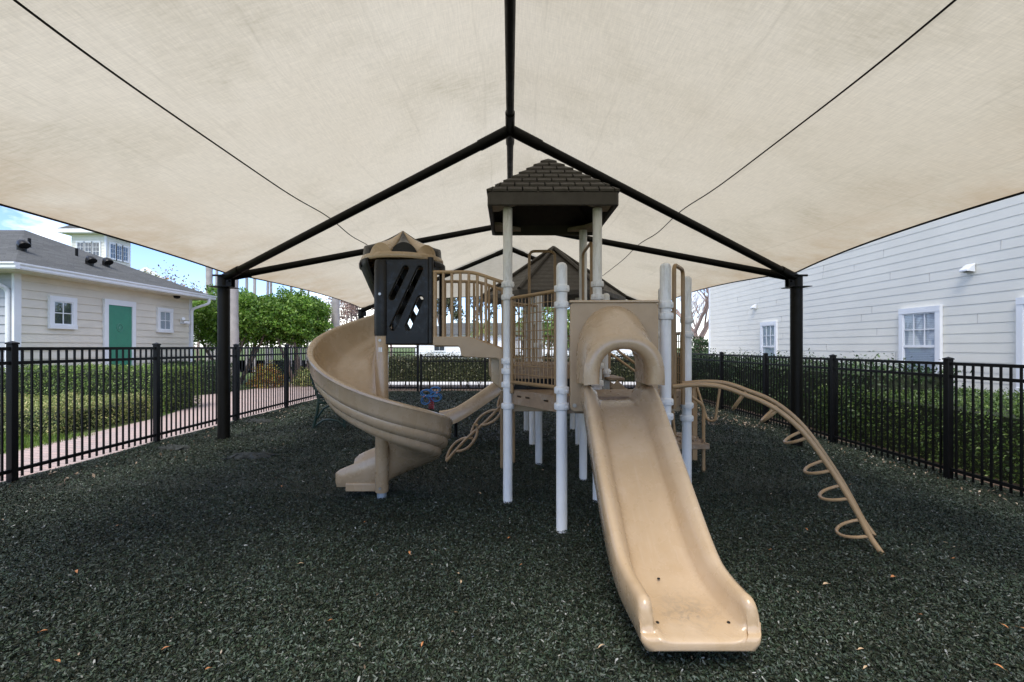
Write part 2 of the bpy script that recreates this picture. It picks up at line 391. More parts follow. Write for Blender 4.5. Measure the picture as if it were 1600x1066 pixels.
# ------------------------------------------------------------------ ground and setting
def structure(o): o['kind'] = 'structure'; return o
structure(MB().box2((-400, -150, -.6), (400, 700, -.26)).build('terrain', M['lawn']))
def zground(x, y):
    t = np.clip((x - 2.6) / 2.3, 0, 1); t = t * t * (3 - 2 * t)
    return -.15 * t
gx = np.linspace(-5.0, 5.25, 165); gy = np.linspace(-4, 13.7, 280)
X, Y = np.meshgrid(gx, gy)
HEAPS = [(-.02, 3.85, .16, .030), (.74, 3.86, .15, .026), (.37, 3.26, .15, .034), (1.12, 3.28, .15, .024), (1.51, 3.89, .16, .030), (.32, 5.08, .15, .03), (-1.11, 3.94, .17, .028),
         (2.36, 2.85, .13, .03), (2.53, 3.13, .13, .03), (-4.02, 6.39, .24, .04), (4.02, 6.39, .24, .04), (.77, 1.55, .38, -.035), (.45, 1.75, .28, .025), (1.15, 1.72, .3, .03), (-1.75, 4.3, .35, -.035), (-2.2, 3.9, .4, .03),
         (-2.6, 2.6, .55, .03), (2.4, 1.9, .6, .028), (-.6, 2.4, .5, -.02), (-3.4, 4.6, .5, .03), (2.9, 4.6, .6, .025)]
def bumps(X, Y):
    z = .012 * np.sin(X * 2.1 + 1) * np.sin(Y * 1.7) + .008 * np.sin(X * 5 + Y * 3.1)
    for hx, hy, hr, hh in HEAPS: z = z + hh * np.exp(-((X - hx) ** 2 + (Y - hy) ** 2) / hr ** 2)
    return z
Z = zground(X, Y) + bumps(X, Y) - .008
v = np.stack([X, Y, Z], -1).reshape(-1, 3); nx = len(gx)
idx = np.array([[j * nx + i, j * nx + i + 1, (j + 1) * nx + i + 1, (j + 1) * nx + i] for j in range(len(gy) - 1) for i in range(nx - 1)])
structure(raw_mesh('ground', v, idx, M['ground']))
# rubber mulch chips
def chips():
    P = []
    for (y0, y1, dens) in ((1.2, 2.6, 22000), (2.6, 4.2, 14000), (4.2, 6.5, 6500), (6.5, 9.5, 2600), (9.5, 13.6, 1100)):
        w = min(4.95, 1.2 * y1 + .4); n = int(dens * 2 * w * (y1 - y0))
        x = rng.uniform(-w, min(w + .25, 5.15), n); y = rng.uniform(y0, y1, n); P.append(np.stack([x, y], 1))
    P = np.concatenate(P); n = len(P)
    z = zground(P[:, 0], P[:, 1]) + bumps(P[:, 0], P[:, 1]) + rng.uniform(-.004, .012, n)
    c = np.column_stack([P, z])
    th = rng.uniform(0, 2 * np.pi, n); tilt = rng.normal(0, .55, n); roll = rng.normal(0, .9, n)
    d = np.stack([np.cos(th) * np.cos(tilt), np.sin(th) * np.cos(tilt), np.sin(tilt)], 1)
    s0 = np.stack([-np.sin(th), np.cos(th), 0 * th], 1); up = np.cross(d, s0)
    s = s0 * np.cos(roll)[:, None] + up * np.sin(roll)[:, None]; nn = np.cross(d, s)
    far = np.clip((P[:, 1] - 4) / 8, 0, 1)
    L = (rng.uniform(.0042, .0120, n) * (1 + 1.4 * far))[:, None]; W = (rng.uniform(.0017, .0044, n) * (1 + 1.4 * far))[:, None]; B = L * rng.uniform(-.45, .45, n)[:, None]
    v = np.empty((n, 6, 3))
    v[:, 0] = c - d * L - s * W * .7; v[:, 1] = c - d * L + s * W * .6
    v[:, 2] = c + nn * B - s * W; v[:, 3] = c + nn * B + s * W
    v[:, 4] = c + d * L - s * W * .5; v[:, 5] = c + d * L + s * W * .7
    b = np.arange(n)[:, None] * 6
    q = np.concatenate([b + np.array([[0, 1, 3, 2]]), b + np.array([[2, 3, 5, 4]])])
    o = raw_mesh('rubber_mulch', v.reshape(-1, 3), q, M['mulch']); o['kind'] = 'stuff'
chips()
# left side: lawn, pavers
def sheet(name, pts, z, mat, th=.05):
    mb = MB(); n = len(pts); mb.add([(p[0], p[1], z) for p in pts] + [(p[0], p[1], z - th) for p in pts],
        [tuple(range(n)), tuple(range(2 * n - 1, n - 1, -1))] + [(i, (i + 1) % n, n + (i + 1) % n, n + i) for i in range(n)])
    return structure(mb.build(name, mat))
sheet('lawn', [(-70, -20), (-5.03, -20), (-5.03, 60), (-70, 60)], -.03, M['lawn'])
sheet('paver_path', [(-5.04, -6), (-5.04, 15.5), (-7.2, 19.5), (-10.5, 19.5), (-8.2, 15), (-8.6, 12.7), (-12.5, 12.2), (-12.5, 10.9), (-9.2, 10.7), (-7.5, 10.3), (-6.95, 9.5), (-6.7, 8.6), (-6.55, 7), (-6.4, 5.6), (-6.3, -6)], -.022, M['paver'])
sheet('soil_bed', [(5.27, -10), (8.4, -10), (8.4, 22), (5.27, 22)], -.17, M['dirtsoil'])
sheet('mulch_bed', [(-5.0, 13.75), (6, 13.75), (6, 16.2), (-5.0, 16.2)], -.04, M['dirtsoil'])
sheet('road', [(-4.9, 16.25), (30, 16.25), (60, 46), (-40, 46), (-14, 24)], -.03, M['road'])

# grass blades on the visible lawn strip
def grass():
    n = 16000; x = rng.uniform(-9.8, -6.35, n); y = rng.uniform(4.6, 7.0, n)
    c = np.column_stack([x, y, np.full(n, .0)]); th = rng.uniform(0, 2 * np.pi, n); h = rng.uniform(.03, .07, n)
    w = np.stack([np.cos(th), np.sin(th), 0 * th], 1) * .004; lean = np.stack([rng.normal(0, .02, n), rng.normal(0, .02, n), h], 1)
    c[:, 2] = -.03
    v = np.empty((n, 4, 3)); v[:, 0] = c - w; v[:, 1] = c + w; v[:, 2] = c + lean + w * .3; v[:, 3] = c + lean - w * .3
    o = raw_mesh('grass', v.reshape(-1, 3), np.arange(4 * n).reshape(n, 4), M['grassblade']); o['kind'] = 'stuff'
grass()
def litter(name, xs, ys, z, n, size):
    x = rng.uniform(*xs, n); y = rng.uniform(*ys, n)
    zz = (zground(x, y) + .012) if z is None else np.full(n, z)
    c = np.column_stack([x, y, zz + rng.uniform(0, .015, n)])
    nr = np.tile([0, 0, 1.0], (n, 1))
    o = quads_mesh(name, c, size, M['leaf_dry'], None, nr, .6, .5); o['kind'] = 'stuff'; return o
litter('leaf_litter', (4.5, 5.2), (3.0, 13.4), None, 560, .032)
litter('leaf_litter', (3.3, 4.6), (8.0, 11.5), None, 500, .05)
litter('leaf_litter', (-4.85, -4.2), (3.5, 13), None, 160, .04)
litter('leaf_litter', (-4.6, 4.6), (1.7, 5), None, 260, .016)
litter('leaf_litter', (-4.7, 4.5), (4.5, 13), None, 520, .026)

# ------------------------------------------------------------------ shade canopy
XH, ZR, ZE, Y0, YM, Y1 = 4.02, 3.615, 2.38, .5, 6.39, 12.28
H0, HA, HB, H3 = 2.6, 4.617, 8.16, 10.2
can = thing('shade_canopy', 'large beige fabric shade canopy on dark steel frame over the whole playground', 'shade canopy', (0, YM, 0))
beams2d = []
for y0, yh in ((Y0, H0), (YM, HA), (YM, HB), (Y1, H3)):
    beams2d.append(((XH, y0), (0, yh)))
def dseg(x, y, a, b):
    ax, ay = a; bx, by = b; dx, dy = bx - ax, by - ay
    t = max(0, min(1, ((x - ax) * dx + (y - ay) * dy) / (dx * dx + dy * dy))); return math.hypot(x - ax - t * dx, y - ay - t * dy)
def sag(x, y):
    q = 1 - math.exp(-(x / .6) ** 2)
    for a, b in beams2d: q *= 1 - math.exp(-(dseg(abs(x), y, a, b) / .65) ** 2)
    return .06 * q
def scallop(y, amp):
    if y < YM: t = (y - Y0) / (YM - Y0)
    else: t = (y - YM) / (Y1 - YM)
    t = max(0, min(1, t)); return amp * 4 * t * (1 - t)
fab = MB(); NS, NT = 90, 26
for sg, amp in ((-1, .13), (1, .27)):
    rings = []
    for j in range(NT + 1):
        t = j / NT; row = []
        for i in range(NS + 1):
            s = i / NS; ye = Y0 + (Y1 - Y0) * s; yr = H0 + (H3 - H0) * s
            y = yr + (ye - yr) * t; x = XH * t - scallop(ye, amp) * t ** 5
            z = ZR - (ZR - ZE) * x / XH - sag(x, y) * math.sin(math.pi * min(1, t * 1.0)) ** .5
            row.append((sg * x, y, z))
        rings.append(row)
    fab.loft(rings, False, False)
for ye, yh, sg in ((Y1, H3, 1), (Y0, H0, -1)):      # the two hip ends
    rings = []
    for j in range(NT + 1):
        t = j / NT; row = []
        for i in range(41):
            q = i / 40 * 2 - 1; sc = .46 * (1 - q * q)
            x = XH * q * t; yy = yh + ((ye - yh) - sg * sc) * t
            w = (yy - yh) / (ye - yh)
            z = ZR - (ZR - ZE) * w - .03 * math.sin(math.pi * t) * (1 - q * q)
            row.append((x, yy, z))
        rings.append(row)
    fab.loft(rings, False, False)
fo = fab.build('canopy_fabric', M['fabric'], can, smooth=60)
# hem cables and seam cables
hem = MB()
for sg, amp in ((-1, .13), (1, .27)):
    hem.tube([(sg * (XH - scallop(y, amp)), y, ZR - (ZR - ZE) * (XH - scallop(y, amp)) / XH - .004) for y in np.linspace(Y0, Y1, 81)], .011, 6)
for ye, yh, sg in ((Y1, H3, 1), (Y0, H0, -1)):
    pts = []
    for q in np.linspace(-1, 1, 41):
        yy = ye - sg * .46 * (1 - q * q); pts.append((XH * q, yy, ZR - (ZR - ZE) * (yy - yh) / (ye - yh) - .004))
    hem.tube(pts, .010, 6)
hem.build('hem_cable', M['steel'], fo, smooth=True)
for sg in (-1, 1):
    pts = []
    for s in np.linspace(.02, .98, 120):
        ye = Y0 + (Y1 - Y0) * s; yr = H0 + (H3 - H0) * s; t = .555 if sg < 0 else .515; y = yr + (ye - yr) * t
        x = XH * t - scallop(ye, .13 if sg < 0 else .27) * t ** 5
        pts.append((sg * x, y, ZR - (ZR - ZE) * x / XH - sag(x, y) * math.sin(math.pi * t) ** .5 - .012))
    MB().tube(pts, .0062, 6).build('seam_cable', M['steel'], fo, smooth=True)
# ridge
rg = MB(); ZB = -.085
rg.tube([(0, H0, ZR + ZB), (0, H3, ZR + ZB)], .037, 14); 
for h in (HA, HB):
    rg.tube([(0, h - .34, ZR + ZB), (0, h + .30, ZR + ZB)], .046, 14)
rg.build('ridge_beam', M['steel'], can, smooth=True)
for sg in (-1, 1):
    for y0, yh in ((Y0, H0), (YM, HA), (YM, HB), (Y1, H3)):
        a = Vector((sg * XH, y0, ZE + ZB)); b = Vector((0, yh, ZR + ZB)); d = (b - a).normalized()
        MB().tube([a + d * .12, b - d * .02], .049, 14).tube([b - d * .36, b - d * .03], .056, 14).tube([a + d * .02, a + d * .34], .058, 14).build('rafter', M['steel'], can, smooth=True)
for sg in (-1, 1):
    for y0 in (Y0, YM, Y1):
        c = MB().tube([(sg * XH, y0, -.1), (sg * XH, y0, ZE - .07)], .078, 20).build('column', M['steel'], can, smooth=True)
        p = MB().box((sg * XH, y0, ZE - .215), (.27, .27, .010))
        for dy in (-1, 1):
            if (y0 == Y0 and dy < 0) or (y0 == Y1 and dy > 0): pass
            p.box((sg * (XH - .075), y0 + dy * .045, ZE - .15), (.11, .012, .11))
            p.tube([(sg * (XH - .10), y0 + dy * .075, ZE - .13), (sg * (XH - .10), y0 + dy * .03, ZE - .13)], .014, 8)
        p.build('column_bracket', M['steel'], c, smooth=True)
        MB().tube([(sg * XH - .1, y0 - .085, ZE - .06), (sg * XH + .1, y0 - .085, ZE - .06)], .014, 8).build('anchor_bolt', M['steel'], c, smooth=True)
# lamp-cord like drop wire seen behind the near tower
MB().tube([(0, H3 - .02, ZR + ZB), (.01, H3 - .02, 1.9)], .004, 6).build('drop_wire', M['steel'], can)

# ------------------------------------------------------------------ fences
def fence(name, label, p0, p1, posts, z0, h, group):
    """posts: list of distances along p0->p1"""
    p0, p1 = Vector(p0), Vector(p1); d = (p1 - p0).normalized(); nrm = Vector((-d.y, d.x, 0))
    t = thing(name, label, 'fence', (p0.x, p0.y, z0), group)
    ang = math.atan2(d.y, d.x); Mz = Matrix.Rotation(ang, 3, 'Z')
    at = lambda s, z: Vector((p0.x + d.x * s, p0.y + d.y * s, z0 + z))
    for k, s in enumerate(posts):
        po = MB().box(at(s, h / 2 - .06), (.062, .062, h + .12), Mz).build('fence_post', M['fence'], t, bevel=.004)
        cp = MB().box(at(s, h + .008), (.072, .072, .016), Mz); c = at(s, h + .016)
        w = .034; q = [c + Mz @ Vector(e) for e in ((-w, -w, 0), (w, -w, 0), (w, w, 0), (-w, w, 0), (0, 0, .018))]
        cp.add(q, [(0, 1, 4), (1, 2, 4), (2, 3, 4), (3, 0, 4)]); cp.build('post_cap', M['fence'], po)
    for a, b in zip(posts[:-1], posts[1:]):
        pn = MB()
        for z in (h - .045, h - .185, .11):
            pn.bar(at(a + .031, z), at(b - .031, z), .030, .034)
        n = max(2, round((b - a) / .0915))
        for i in range(1, n):
            s = a + (b - a) * i / n; pn.box(at(s, h / 2), (.0165, .0165, h - .07), Mz)
        pn.build('picket_panel', M['fence'], t)
    return t
fence('picket_fence', 'black metal picket fence on the left, beside the paver path', (-4.9, 0.82, 0), (-4.9, 13.62, 0), [1.83 * k for k in range(0, 8)], 0.0, 1.355, 'black picket fences round the playground')
fence('picket_fence', 'black metal picket fence on the right, in front of the grey sided building', (4.93, 1.46, 0), (4.93, 13.7, 0), [1.83 * k for k in range(0, 7)] + [12.24], -.15, 1.335, 'black picket fences round the playground')
fence('picket_fence', 'black metal picket fence across the back, taller short run left of the spring rider', (-4.86, 13.66, 0), (-2.77, 13.66, 0), [.06, 1.03, 2.09], 0.0, 1.35, 'black picket fences round the playground')
fence('picket_fence', 'black metal picket fence across the back, lower run behind the play structure', (-2.70, 13.66, 0), (4.88, 13.66, 0), [.03, 1.95, 3.85, 5.7, 7.5], -.03, 1.11, 'black picket fences round the playground')

# ------------------------------------------------------------------ the play structure
PS = thing('play_structure', 'tan and white play structure with slides, climbers and brown roofs under the canopy', 'play structure', (.75, 3.9, 0))
def post(x, y, zt, bands, dome=True):
    r = .0395
    prof = [(r, -.12), (r, zt - .03)] + ([(r * .96, zt - .015), (r * .75, zt), (r * .4, zt + .008), (.002, zt + .01)] if dome else [(r, zt)])
    p = MB().lathe([(.002, -.12)] + prof, (x, y, 0), 18).build('post', M['post'], PS, smooth=True)
    for z in bands:
        b = MB().lathe([(r, -.026), (r + .013, -.022), (r + .0155, -.012), (r + .0155, .012), (r + .013, .022), (r, .026)], (x, y, z), 18)
        for a in (-2.2, -.95, .4, 2.0):
            ca, sa = math.cos(a), math.sin(a)
            b.tube([(x + (r + .010) * ca, y + (r + .010) * sa, z), (x + (r + .021) * ca, y + (r + .021) * sa, z)], .008, 8)
        b.build('clamp_band', M['post'], p, smooth=True)
    return p
A, B_, C_ = (-.02, 3.85), (.74, 3.86), (1.51, 3.89)
A2, B2, C2 = (-.03, 4.62), (.735, 4.58), (1.55, 4.64)
P2, P6, P5, P8 = (.37, 3.26), (1.12, 3.28), (.32, 5.08), (1.065, 5.05)
post(*A, 2.50, (1.855, 1.747, 1.21, 1.124, 1.01, .83), False)
post(*B_, 2.50, (1.86, 1.75, 1.17, 1.02, .83), False)
post(*A2, 2.50, (1.5, 1.1), False)
post(*B2, 2.50, (1.72, 1.2, 1.08), False)
post(*P2, 1.925, (1.745, 1.63, 1.02, .905))
post(*P6, 1.925, (1.63, 1.55, .935, .83))
post(*C_, 1.925, (1.555, 1.435, .83, .72))
post(*C2, 1.925, (1.45, .95))
post(*P5, 1.915, (1.35, 1.15))
post(*P8, 1.915, (1.4, 1.05))
for x, y in ((.30, 6.2), (.93, 6.22), (1.25, 6.78), (1.0, 7.3), (.26, 7.3), (.02, 6.76)):
    post(x, y, 2.03, (1.3, .8), False)
# decks
def deck(name, poly, z, rim=.12):
    o = MB(); n = len(poly)
    o.add([(x, y, z) for x, y in poly] + [(x, y, z - .012) for x, y in poly], [tuple(range(n)), tuple(range(2 * n - 1, n - 1, -1))] + [(i, (i + 1) % n, n + (i + 1) % n, n + i) for i in range(n)])
    d = o.build(name, M['deck'], PS)
    for i in range(n):
        a = Vector((*poly[i], 0)); b = Vector((*poly[(i + 1) % n], 0)); e = (b - a); L = e.length; e.normalize()
        nr = Vector((e.y, -e.x, 0))
        holes = []
        k = int((L - .1) / .12)
        for j in range(k):
            s = .08 + j * .12
            if j % 3 != 2: holes.append(slot((s, -.05), (s + .05, -.05), .007, 4))
        Mx = Matrix((( e.x, 0, nr.x, a.x), (e.y, 0, nr.y, a.y), (0, 1, 0, z), (0, 0, 0, 1)))
        plate('deck_rim', [(0.01, -rim), (L - .01, -rim), (L - .01, -.001), (0.01, -.001)], holes, .012, Mx, M['deck'], d, .002)
    return d
def inset(poly, k=.06):
    cx = sum(p[0] for p in poly) / len(poly); cy = sum(p[1] for p in poly) / len(poly)
    return [(cx + (x - cx) * (1 - k), cy + (y - cy) * (1 - k)) for x, y in poly]
deck('deck', inset([(-.02, 3.85), P2, P6, (1.51, 3.89)], .05), .97)
deck('deck', inset([A, B_, B2, A2], .03), 1.18)
deck('deck', inset([A2, (.735, 4.64), P8, P5], .05), 1.10)
deck('deck', [(.36, 5.10), (.36, 6.2), (.9, 6.2), (1.0, 5.08)][::-1], .98)
deck('deck', [(.30, 6.22), (.93, 6.22), (1.22, 6.76), (1.0, 7.28), (.28, 7.28), (.05, 6.76)], .78)
MB().box2((.0, 3.905, .775), (1.46, 3.93, .955)).build('fascia_board', M['tan_dull'], PS, bevel=.006)
MB().box2((.0, 3.865, 1.075), (.70, 3.885, 1.165)).build('riser_board', M['tan_dull'], PS, bevel=.006)
MB().box2((.0, 3.935, .96), (.71, 3.945, 1.062)).build('riser_gap_shade', M['black'], PS)  # black sheet standing in for the shadow inside the open riser
dl = litter('deck_litter', (.45, 1.05), (3.3, 3.8), .970, 30, .022); dl['kind'] = 'stuff'
dl = litter('deck_litter', (.05, .65), (3.93, 4.5), 1.182, 26, .035)

# --- square roof over the near tower
rf = thing_root = PS
rx0, rx1, ry0, ry1, rz = -.185, .888, 3.70, 4.73, 2.485
cxr, cyr = (rx0 + rx1) / 2, (ry0 + ry1) / 2
fas = MB()
fw = .03
ch = .09   # clipped corners
def oct_ring(o, z, chh): 
    x0, x1, y0, y1 = rx0 + o, rx1 - o, ry0 + o, ry1 - o
    return [(x0 + chh, y0, z), (x1 - chh, y0, z), (x1, y0 + chh, z), (x1, y1 - chh, z), (x1 - chh, y1, z), (x0 + chh, y1, z), (x0, y1 - chh, z), (x0, y0 + chh, z)]
fas.loft([oct_ring(.03, rz + .10, .02), oct_ring(.03, rz, .02), oct_ring(.0, rz, .02), oct_ring(0, rz + .105, .02), oct_ring(.012, rz + .118, .02)], True, False)
roof = fas.build('roof', M['roof'], PS, bevel=.004)
# shingled pyramid: eight lapped courses, each course split in tabs
sh = MB(); NC = 8; zb, zt = rz + .112, 3.07
hx, hy = (rx1 - rx0) / 2 - .0, (ry1 - ry0) / 2 - .0
slope = (zt - zb)
for c in range(NC):
    k0 = 1 - c / NC; k1 = 1 - (c + 1) / NC
    z0c = zb + slope * (c / NC); z1c = zb + slope * ((c + 1) / NC)
    lift = .016
    for side in range(4):
        ang = side * math.pi / 2
        ca, sa = round(math.cos(ang)), round(math.sin(ang))
        hl, hd = (hx, hy) if side % 2 == 0 else (hy, hx)
        def W(l, d, z): return (cxr + l * ca - (-d) * sa * -1 * -1 if False else cxr + l * ca + d * sa, cyr + l * sa - d * ca, z)
        L0 = hl * k0; L1 = hl * k1; tab = .125
        off = (c % 2) * tab / 2
        edges = [-L0] + [e for e in np.arange(-6 * tab + off, 6 * tab, tab) if -L0 + .03 < e < L0 - .03] + [L0]
        for e0, e1 in zip(edges[:-1], edges[1:]):
            g0 = .0 if e0 == -L0 else .005; g1 = .0 if e1 == L0 else .005
            a0, a1 = e0 + g0, e1 - g1
            b0 = max(a0, -L1) if e0 != -L0 else -L1; b1 = min(a1, L1) if e1 != L0 else L1
            if b1 <= b0: b0 = b1 = (b0 + b1) / 2
            D0 = hd * k0 + .006; D1 = hd * k1
            lo = [W(a0, D0, z0c - .004), W(a1, D0, z0c - .004)]
            hi0 = [W(a0, D0 + .002, z0c + lift), W(a1, D0 + .002, z0c + lift)]
            up = [W(b1, D1 - .002, z1c + .004), W(b0, D1 - .002, z1c + .004)]
            sh.add([lo[0], lo[1], hi0[1], hi0[0], up[0], up[1]], [(0, 1, 2, 3), (3, 2, 4, 5), (0, 3, 5), (1, 4, 2)])
sh.build('shingle_courses', M['roof'], roof)
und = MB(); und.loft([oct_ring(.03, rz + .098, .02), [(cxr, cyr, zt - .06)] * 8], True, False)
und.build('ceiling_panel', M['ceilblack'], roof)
for (x, y), sx, sy in ((A, -1, -1), (B_, 1, -1), (A2, -1, 1), (B2, 1, 1)):
    bx0 = rx0 + .035 if sx < 0 else rx1 - .035; by0 = ry0 + .035 if sy < 0 else ry1 - .035
    z = rz + .03
    L = .26
    p = [(bx0, by0), (bx0 - sx * L, by0), (bx0 - sx * L, by0 - sy * .05), (bx0 - sx * .12, by0 - sy * .15), (bx0 - sx * .05, by0 - sy * L), (bx0, by0 - sy * L)]
    m = MB(); n = len(p)
    m.add([(q[0], q[1], z) for q in p] + [(q[0], q[1], z + .03) for q in p], [tuple(range(n)), tuple(range(2 * n - 1, n - 1, -1))] + [(i, (i + 1) % n, n + (i + 1) % n, n + i) for i in range(n)])
    m.build('roof_bracket', M['bracket'], roof)

# --- hexagonal roof over the far tower
hcx, hcy, HR, hz0, hz1 = .645, 6.75, 1.07, 2.0, 2.77
hexr = MB()
def hexring(r, z): return [(hcx + r * math.cos(R(60 * k)), hcy + r * math.sin(R(60 * k)), z) for k in range(6)]
rings = [hexring(HR - .05, hz0), hexring(HR, hz0), hexring(HR, hz0 + .06)]
NT2 = 11
for i in range(NT2):
    t0, t1 = i / NT2, (i + 1) / NT2
    rings.append(hexring(max(.03, HR * (1 - t0)) - .0, hz0 + .062 + (hz1 - hz0 - .06) * t0)); rings.append(hexring(max(.035, HR * (1 - t1) + .03), hz0 + .038 + (hz1 - hz0 - .06) * t1))
hexr.loft(rings, True, True)
hr = hexr.build('roof', M['roof'], PS)
for k in range(6):
    a = Vector(hexring(HR - .01, hz0 + .075)[k]); b = Vector((hcx, hcy, hz1 + .03))
    MB().tube([a, b], .03, 6).build('hip_cap', M['roof'], hr)

# --- front slide: panel, hood, chute
pc = .73; yP = 3.235
ptop, pbot = 1.645, .87
arch = [(pc - .17, pbot)] + [(pc + .17 * math.cos(math.pi - math.pi * k / 12), 1.24 + .13 * math.sin(math.pi * k / 12)) for k in range(13)] + [(pc + .17, pbot)]
outl = [(.425, pbot + .03), (.435, pbot + .01), (.455, pbot)] + arch + [(1.02, pbot), (1.04, pbot + .01), (1.05, pbot + .03), (1.05, ptop - .02), (1.03, ptop), (.445, ptop), (.425, ptop - .02)]
SP = plate('slide_panel', outl, [], .035, MXZ(yP), M['tan_dull'], PS, .008)
MB().box2((.42, yP - .03, ptop - .004), (1.055, yP + .03, ptop + .014)).build('panel_cap', M['tan'], SP, bevel=.006)
for bx in (.455, 1.02):
    MB().tube([(bx, yP - .017, pbot + .045), (bx, yP - .026, pbot + .045)], .014, 10).build('panel_bolt', M['bolt'], SP, smooth=True)
def archring(y, cx, w, top, foot, inset_, n=18, ex=2.3, tall=1.05):
    """open arch section, foot-up-over-foot, at depth y"""
    out = []
    sp = max(top - w * tall, foot + .01)
    pts = [(-w, foot)] + [(-w, foot + (sp - foot) * k / 3) for k in (1, 2)]
    for k in range(n + 1):
        a = math.pi - math.pi * k / n
        pts.append((w * math.copysign(abs(math.cos(a)) ** (2 / ex), math.cos(a)), sp + (top - sp) * abs(math.sin(a)) ** (2 / ex)))
    pts += [(w, foot + (sp - foot) * k / 3) for k in (2, 1)] + [(w, foot)]
    return [(cx + x, y, z) for x, z in pts]
hood = MB()
outer = []
for t in np.linspace(0, 1, 9):
    e = t ** 1.15
    y = yP - .012 - .36 * t; outer.append(archring(y, pc - .015 * t, .262 - .032 * t, 1.622 + (1.388 - 1.622) * e, 1.075 + .02 * t, 0, ex=2.15 + .15 * t, tall=1.45 - .40 * t))
yF = yP - .372
c0 = pc - .015
rim = [archring(yF + .012, c0, .231, 1.386, 1.10, 0), archring(yF + .004, c0, .247, 1.402, 1.092, 0), archring(yF - .014, c0, .254, 1.410, 1.088, 0), archring(yF - .034, c0, .240, 1.395, 1.09, 0), archring(yF - .045, c0, .218, 1.376, 1.095, 0), archring(yF - .047, c0, .196, 1.356, 1.097, 0), archring(yF - .040, c0, .175, 1.337, 1.097, 0), archring(yF - .022, c0, .160, 1.323, 1.097, 0)]
inner = [archring(yF + .36 * t, c0 + .015 * t, .152, 1.315 + .05 * t, 1.09, 0) for t in (0, .35, .7, .98)]
hood.loft(outer + rim + inner, False, False)
# close the feet
allr = outer + rim + inner
for e in (0, -1):
    hood.add([r[e] for r in allr], [tuple(range(len(allr)))])
hood.build('slide_hood', M['tan'], SP, smooth=50)
# chute
prof_pts = [(3.30, .955), (3.12, .95), (3.02, .90), (2.90, .80), (2.60, .535), (2.40, .355), (2.27, .25), (2.17, .195), (2.05, .172), (1.93, .166), (1.855, .158)]
def crom(P, n=5):
    P = [Vector(p) for p in P]; out = []
    for i in range(len(P) - 1):
        p0, p1, p2, p3 = P[max(i - 1, 0)], P[i], P[i + 1], P[min(i + 2, len(P) - 1)]
        for k in range(n):
            t = k / n; out.append(.5 * ((2 * p1) + (p2 - p0) * t + (2 * p0 - 5 * p1 + 4 * p2 - p3) * t * t + (3 * p1 - p0 - 3 * p2 + p3) * t ** 3))
    out.append(P[-1]); return out
path = crom(prof_pts, 5)
sl = MB(); rings = []
npth = len(path)
for i, p in enumerate(path):
    t = i / (npth - 1)
    tg = (path[min(i + 1, npth - 1)] - path[max(i - 1, 0)]).normalized(); nr = Vector((-tg.y, tg.x))
    if nr.y < 0: nr = -nr
    cx = .737 + .036 * max(0, t - .3) / .7
    ow = .238 + .013 * math.sin(math.pi * min(1, t * 1.12)) ** 1.5 + .006 * t; bw = .130 + .042 * t ** 1.6
    rh = .135
    if i >= npth - 5:
        q = (i - (npth - 5)) / 4; rh = .135 * math.sqrt(max(0, 1 - (q * .95) ** 2.5)) + .004; bw = bw + .0 * q
    if i < 6: rh = .115
    sec = [(-ow, -.02), (-ow - .002, .05), (-ow, rh - .035), (-ow + .010, rh - .010), (-ow + .03, rh), (-ow + .052, rh - .010), (-bw - .022, rh - .05), (-bw - .006, .025), (-bw + .012, .006), (-bw + .035, 0), (-.06, -.002)]
    sec[2] = (sec[2][0], max(.0, rh - .035)); sec[6] = (sec[6][0], max(.003, rh - .05)); sec[7] = (sec[7][0], min(.025, rh * .5 + .002))
    sec = [(x, min(z, rh)) for x, z in sec]
    full = sec + [(-x, z) for x, z in sec[::-1]]
    und_ = [(ow - .02, -.05), (.10, -.055), (-.10, -.055), (-ow + .02, -.05)]
    if i >= npth - 3: und_ = [(x, -.058) for x, z in und_]
    full += und_
    rings.append([(cx + x, p.x + nr.x * z, p.y + nr.y * z) for x, z in full])
# rounded lip
last = rings[-1]
lips = []
for k in range(1, 7):
    f = math.pi / 2 * k / 6; q = 1 - math.cos(f)
    lips.append([(.773 + (x - .773) * (1 - .16 * q), 1.855 - .038 * math.sin(f), .132 + (max(.100, min(z, .172)) - .132) * (1 - .62 * q)) for x, _, z in last])
sl.loft(rings + lips, True, True)
SLD = sl.build('slide', M['tan'], PS, smooth=85)
for bx, by, bz in ((.62, 1.915, .170), (.92, 1.915, .170), (.715, 2.19, .214)):
    MB().lathe([(.002, .0035), (.006, .003), (.008, .0)], (bx, by, bz), 10).build('drain_plug', M['fence'], SLD)

# --- mesh panel between near-left post and front post
def mesh_panel(p, q, z0, z1, nv, nh, fr=.015):
    p, q = Vector((*p, 0)), Vector((*q, 0)); d = (q - p).normalized(); a = p + d * .065; b = q - d * .065
    at = lambda s, z: a + (b - a) * s + Vector((0, 0, z))
    f = MB().tube([at(0, z0), at(1, z0)], fr, 10).tube([at(0, z1), at(1, z1)], fr, 10).tube([at(0, z0 - .09), at(0, z1 + .0)], fr, 10).tube([at(1, z0 - .09), at(1, z1)], fr, 10)
    o = f.build('mesh_panel', M['brown'], PS, smooth=True)
    w = MB()
    for i in range(1, nv): w.tube([at(i / nv, z0), at(i / nv, z1)], .0042, 6)
    for i in range(1, nh): w.tube([at(0, z0 + (z1 - z0) * i / nh), at(1, z0 + (z1 - z0) * i / nh)], .0036, 6)
    w.build('wire_grid', M['brown'], o)
mesh_panel(A, P2, 1.035, 1.735, 12, 10)
mesh_panel(C_, C2, .88, 1.45, 12, 8)
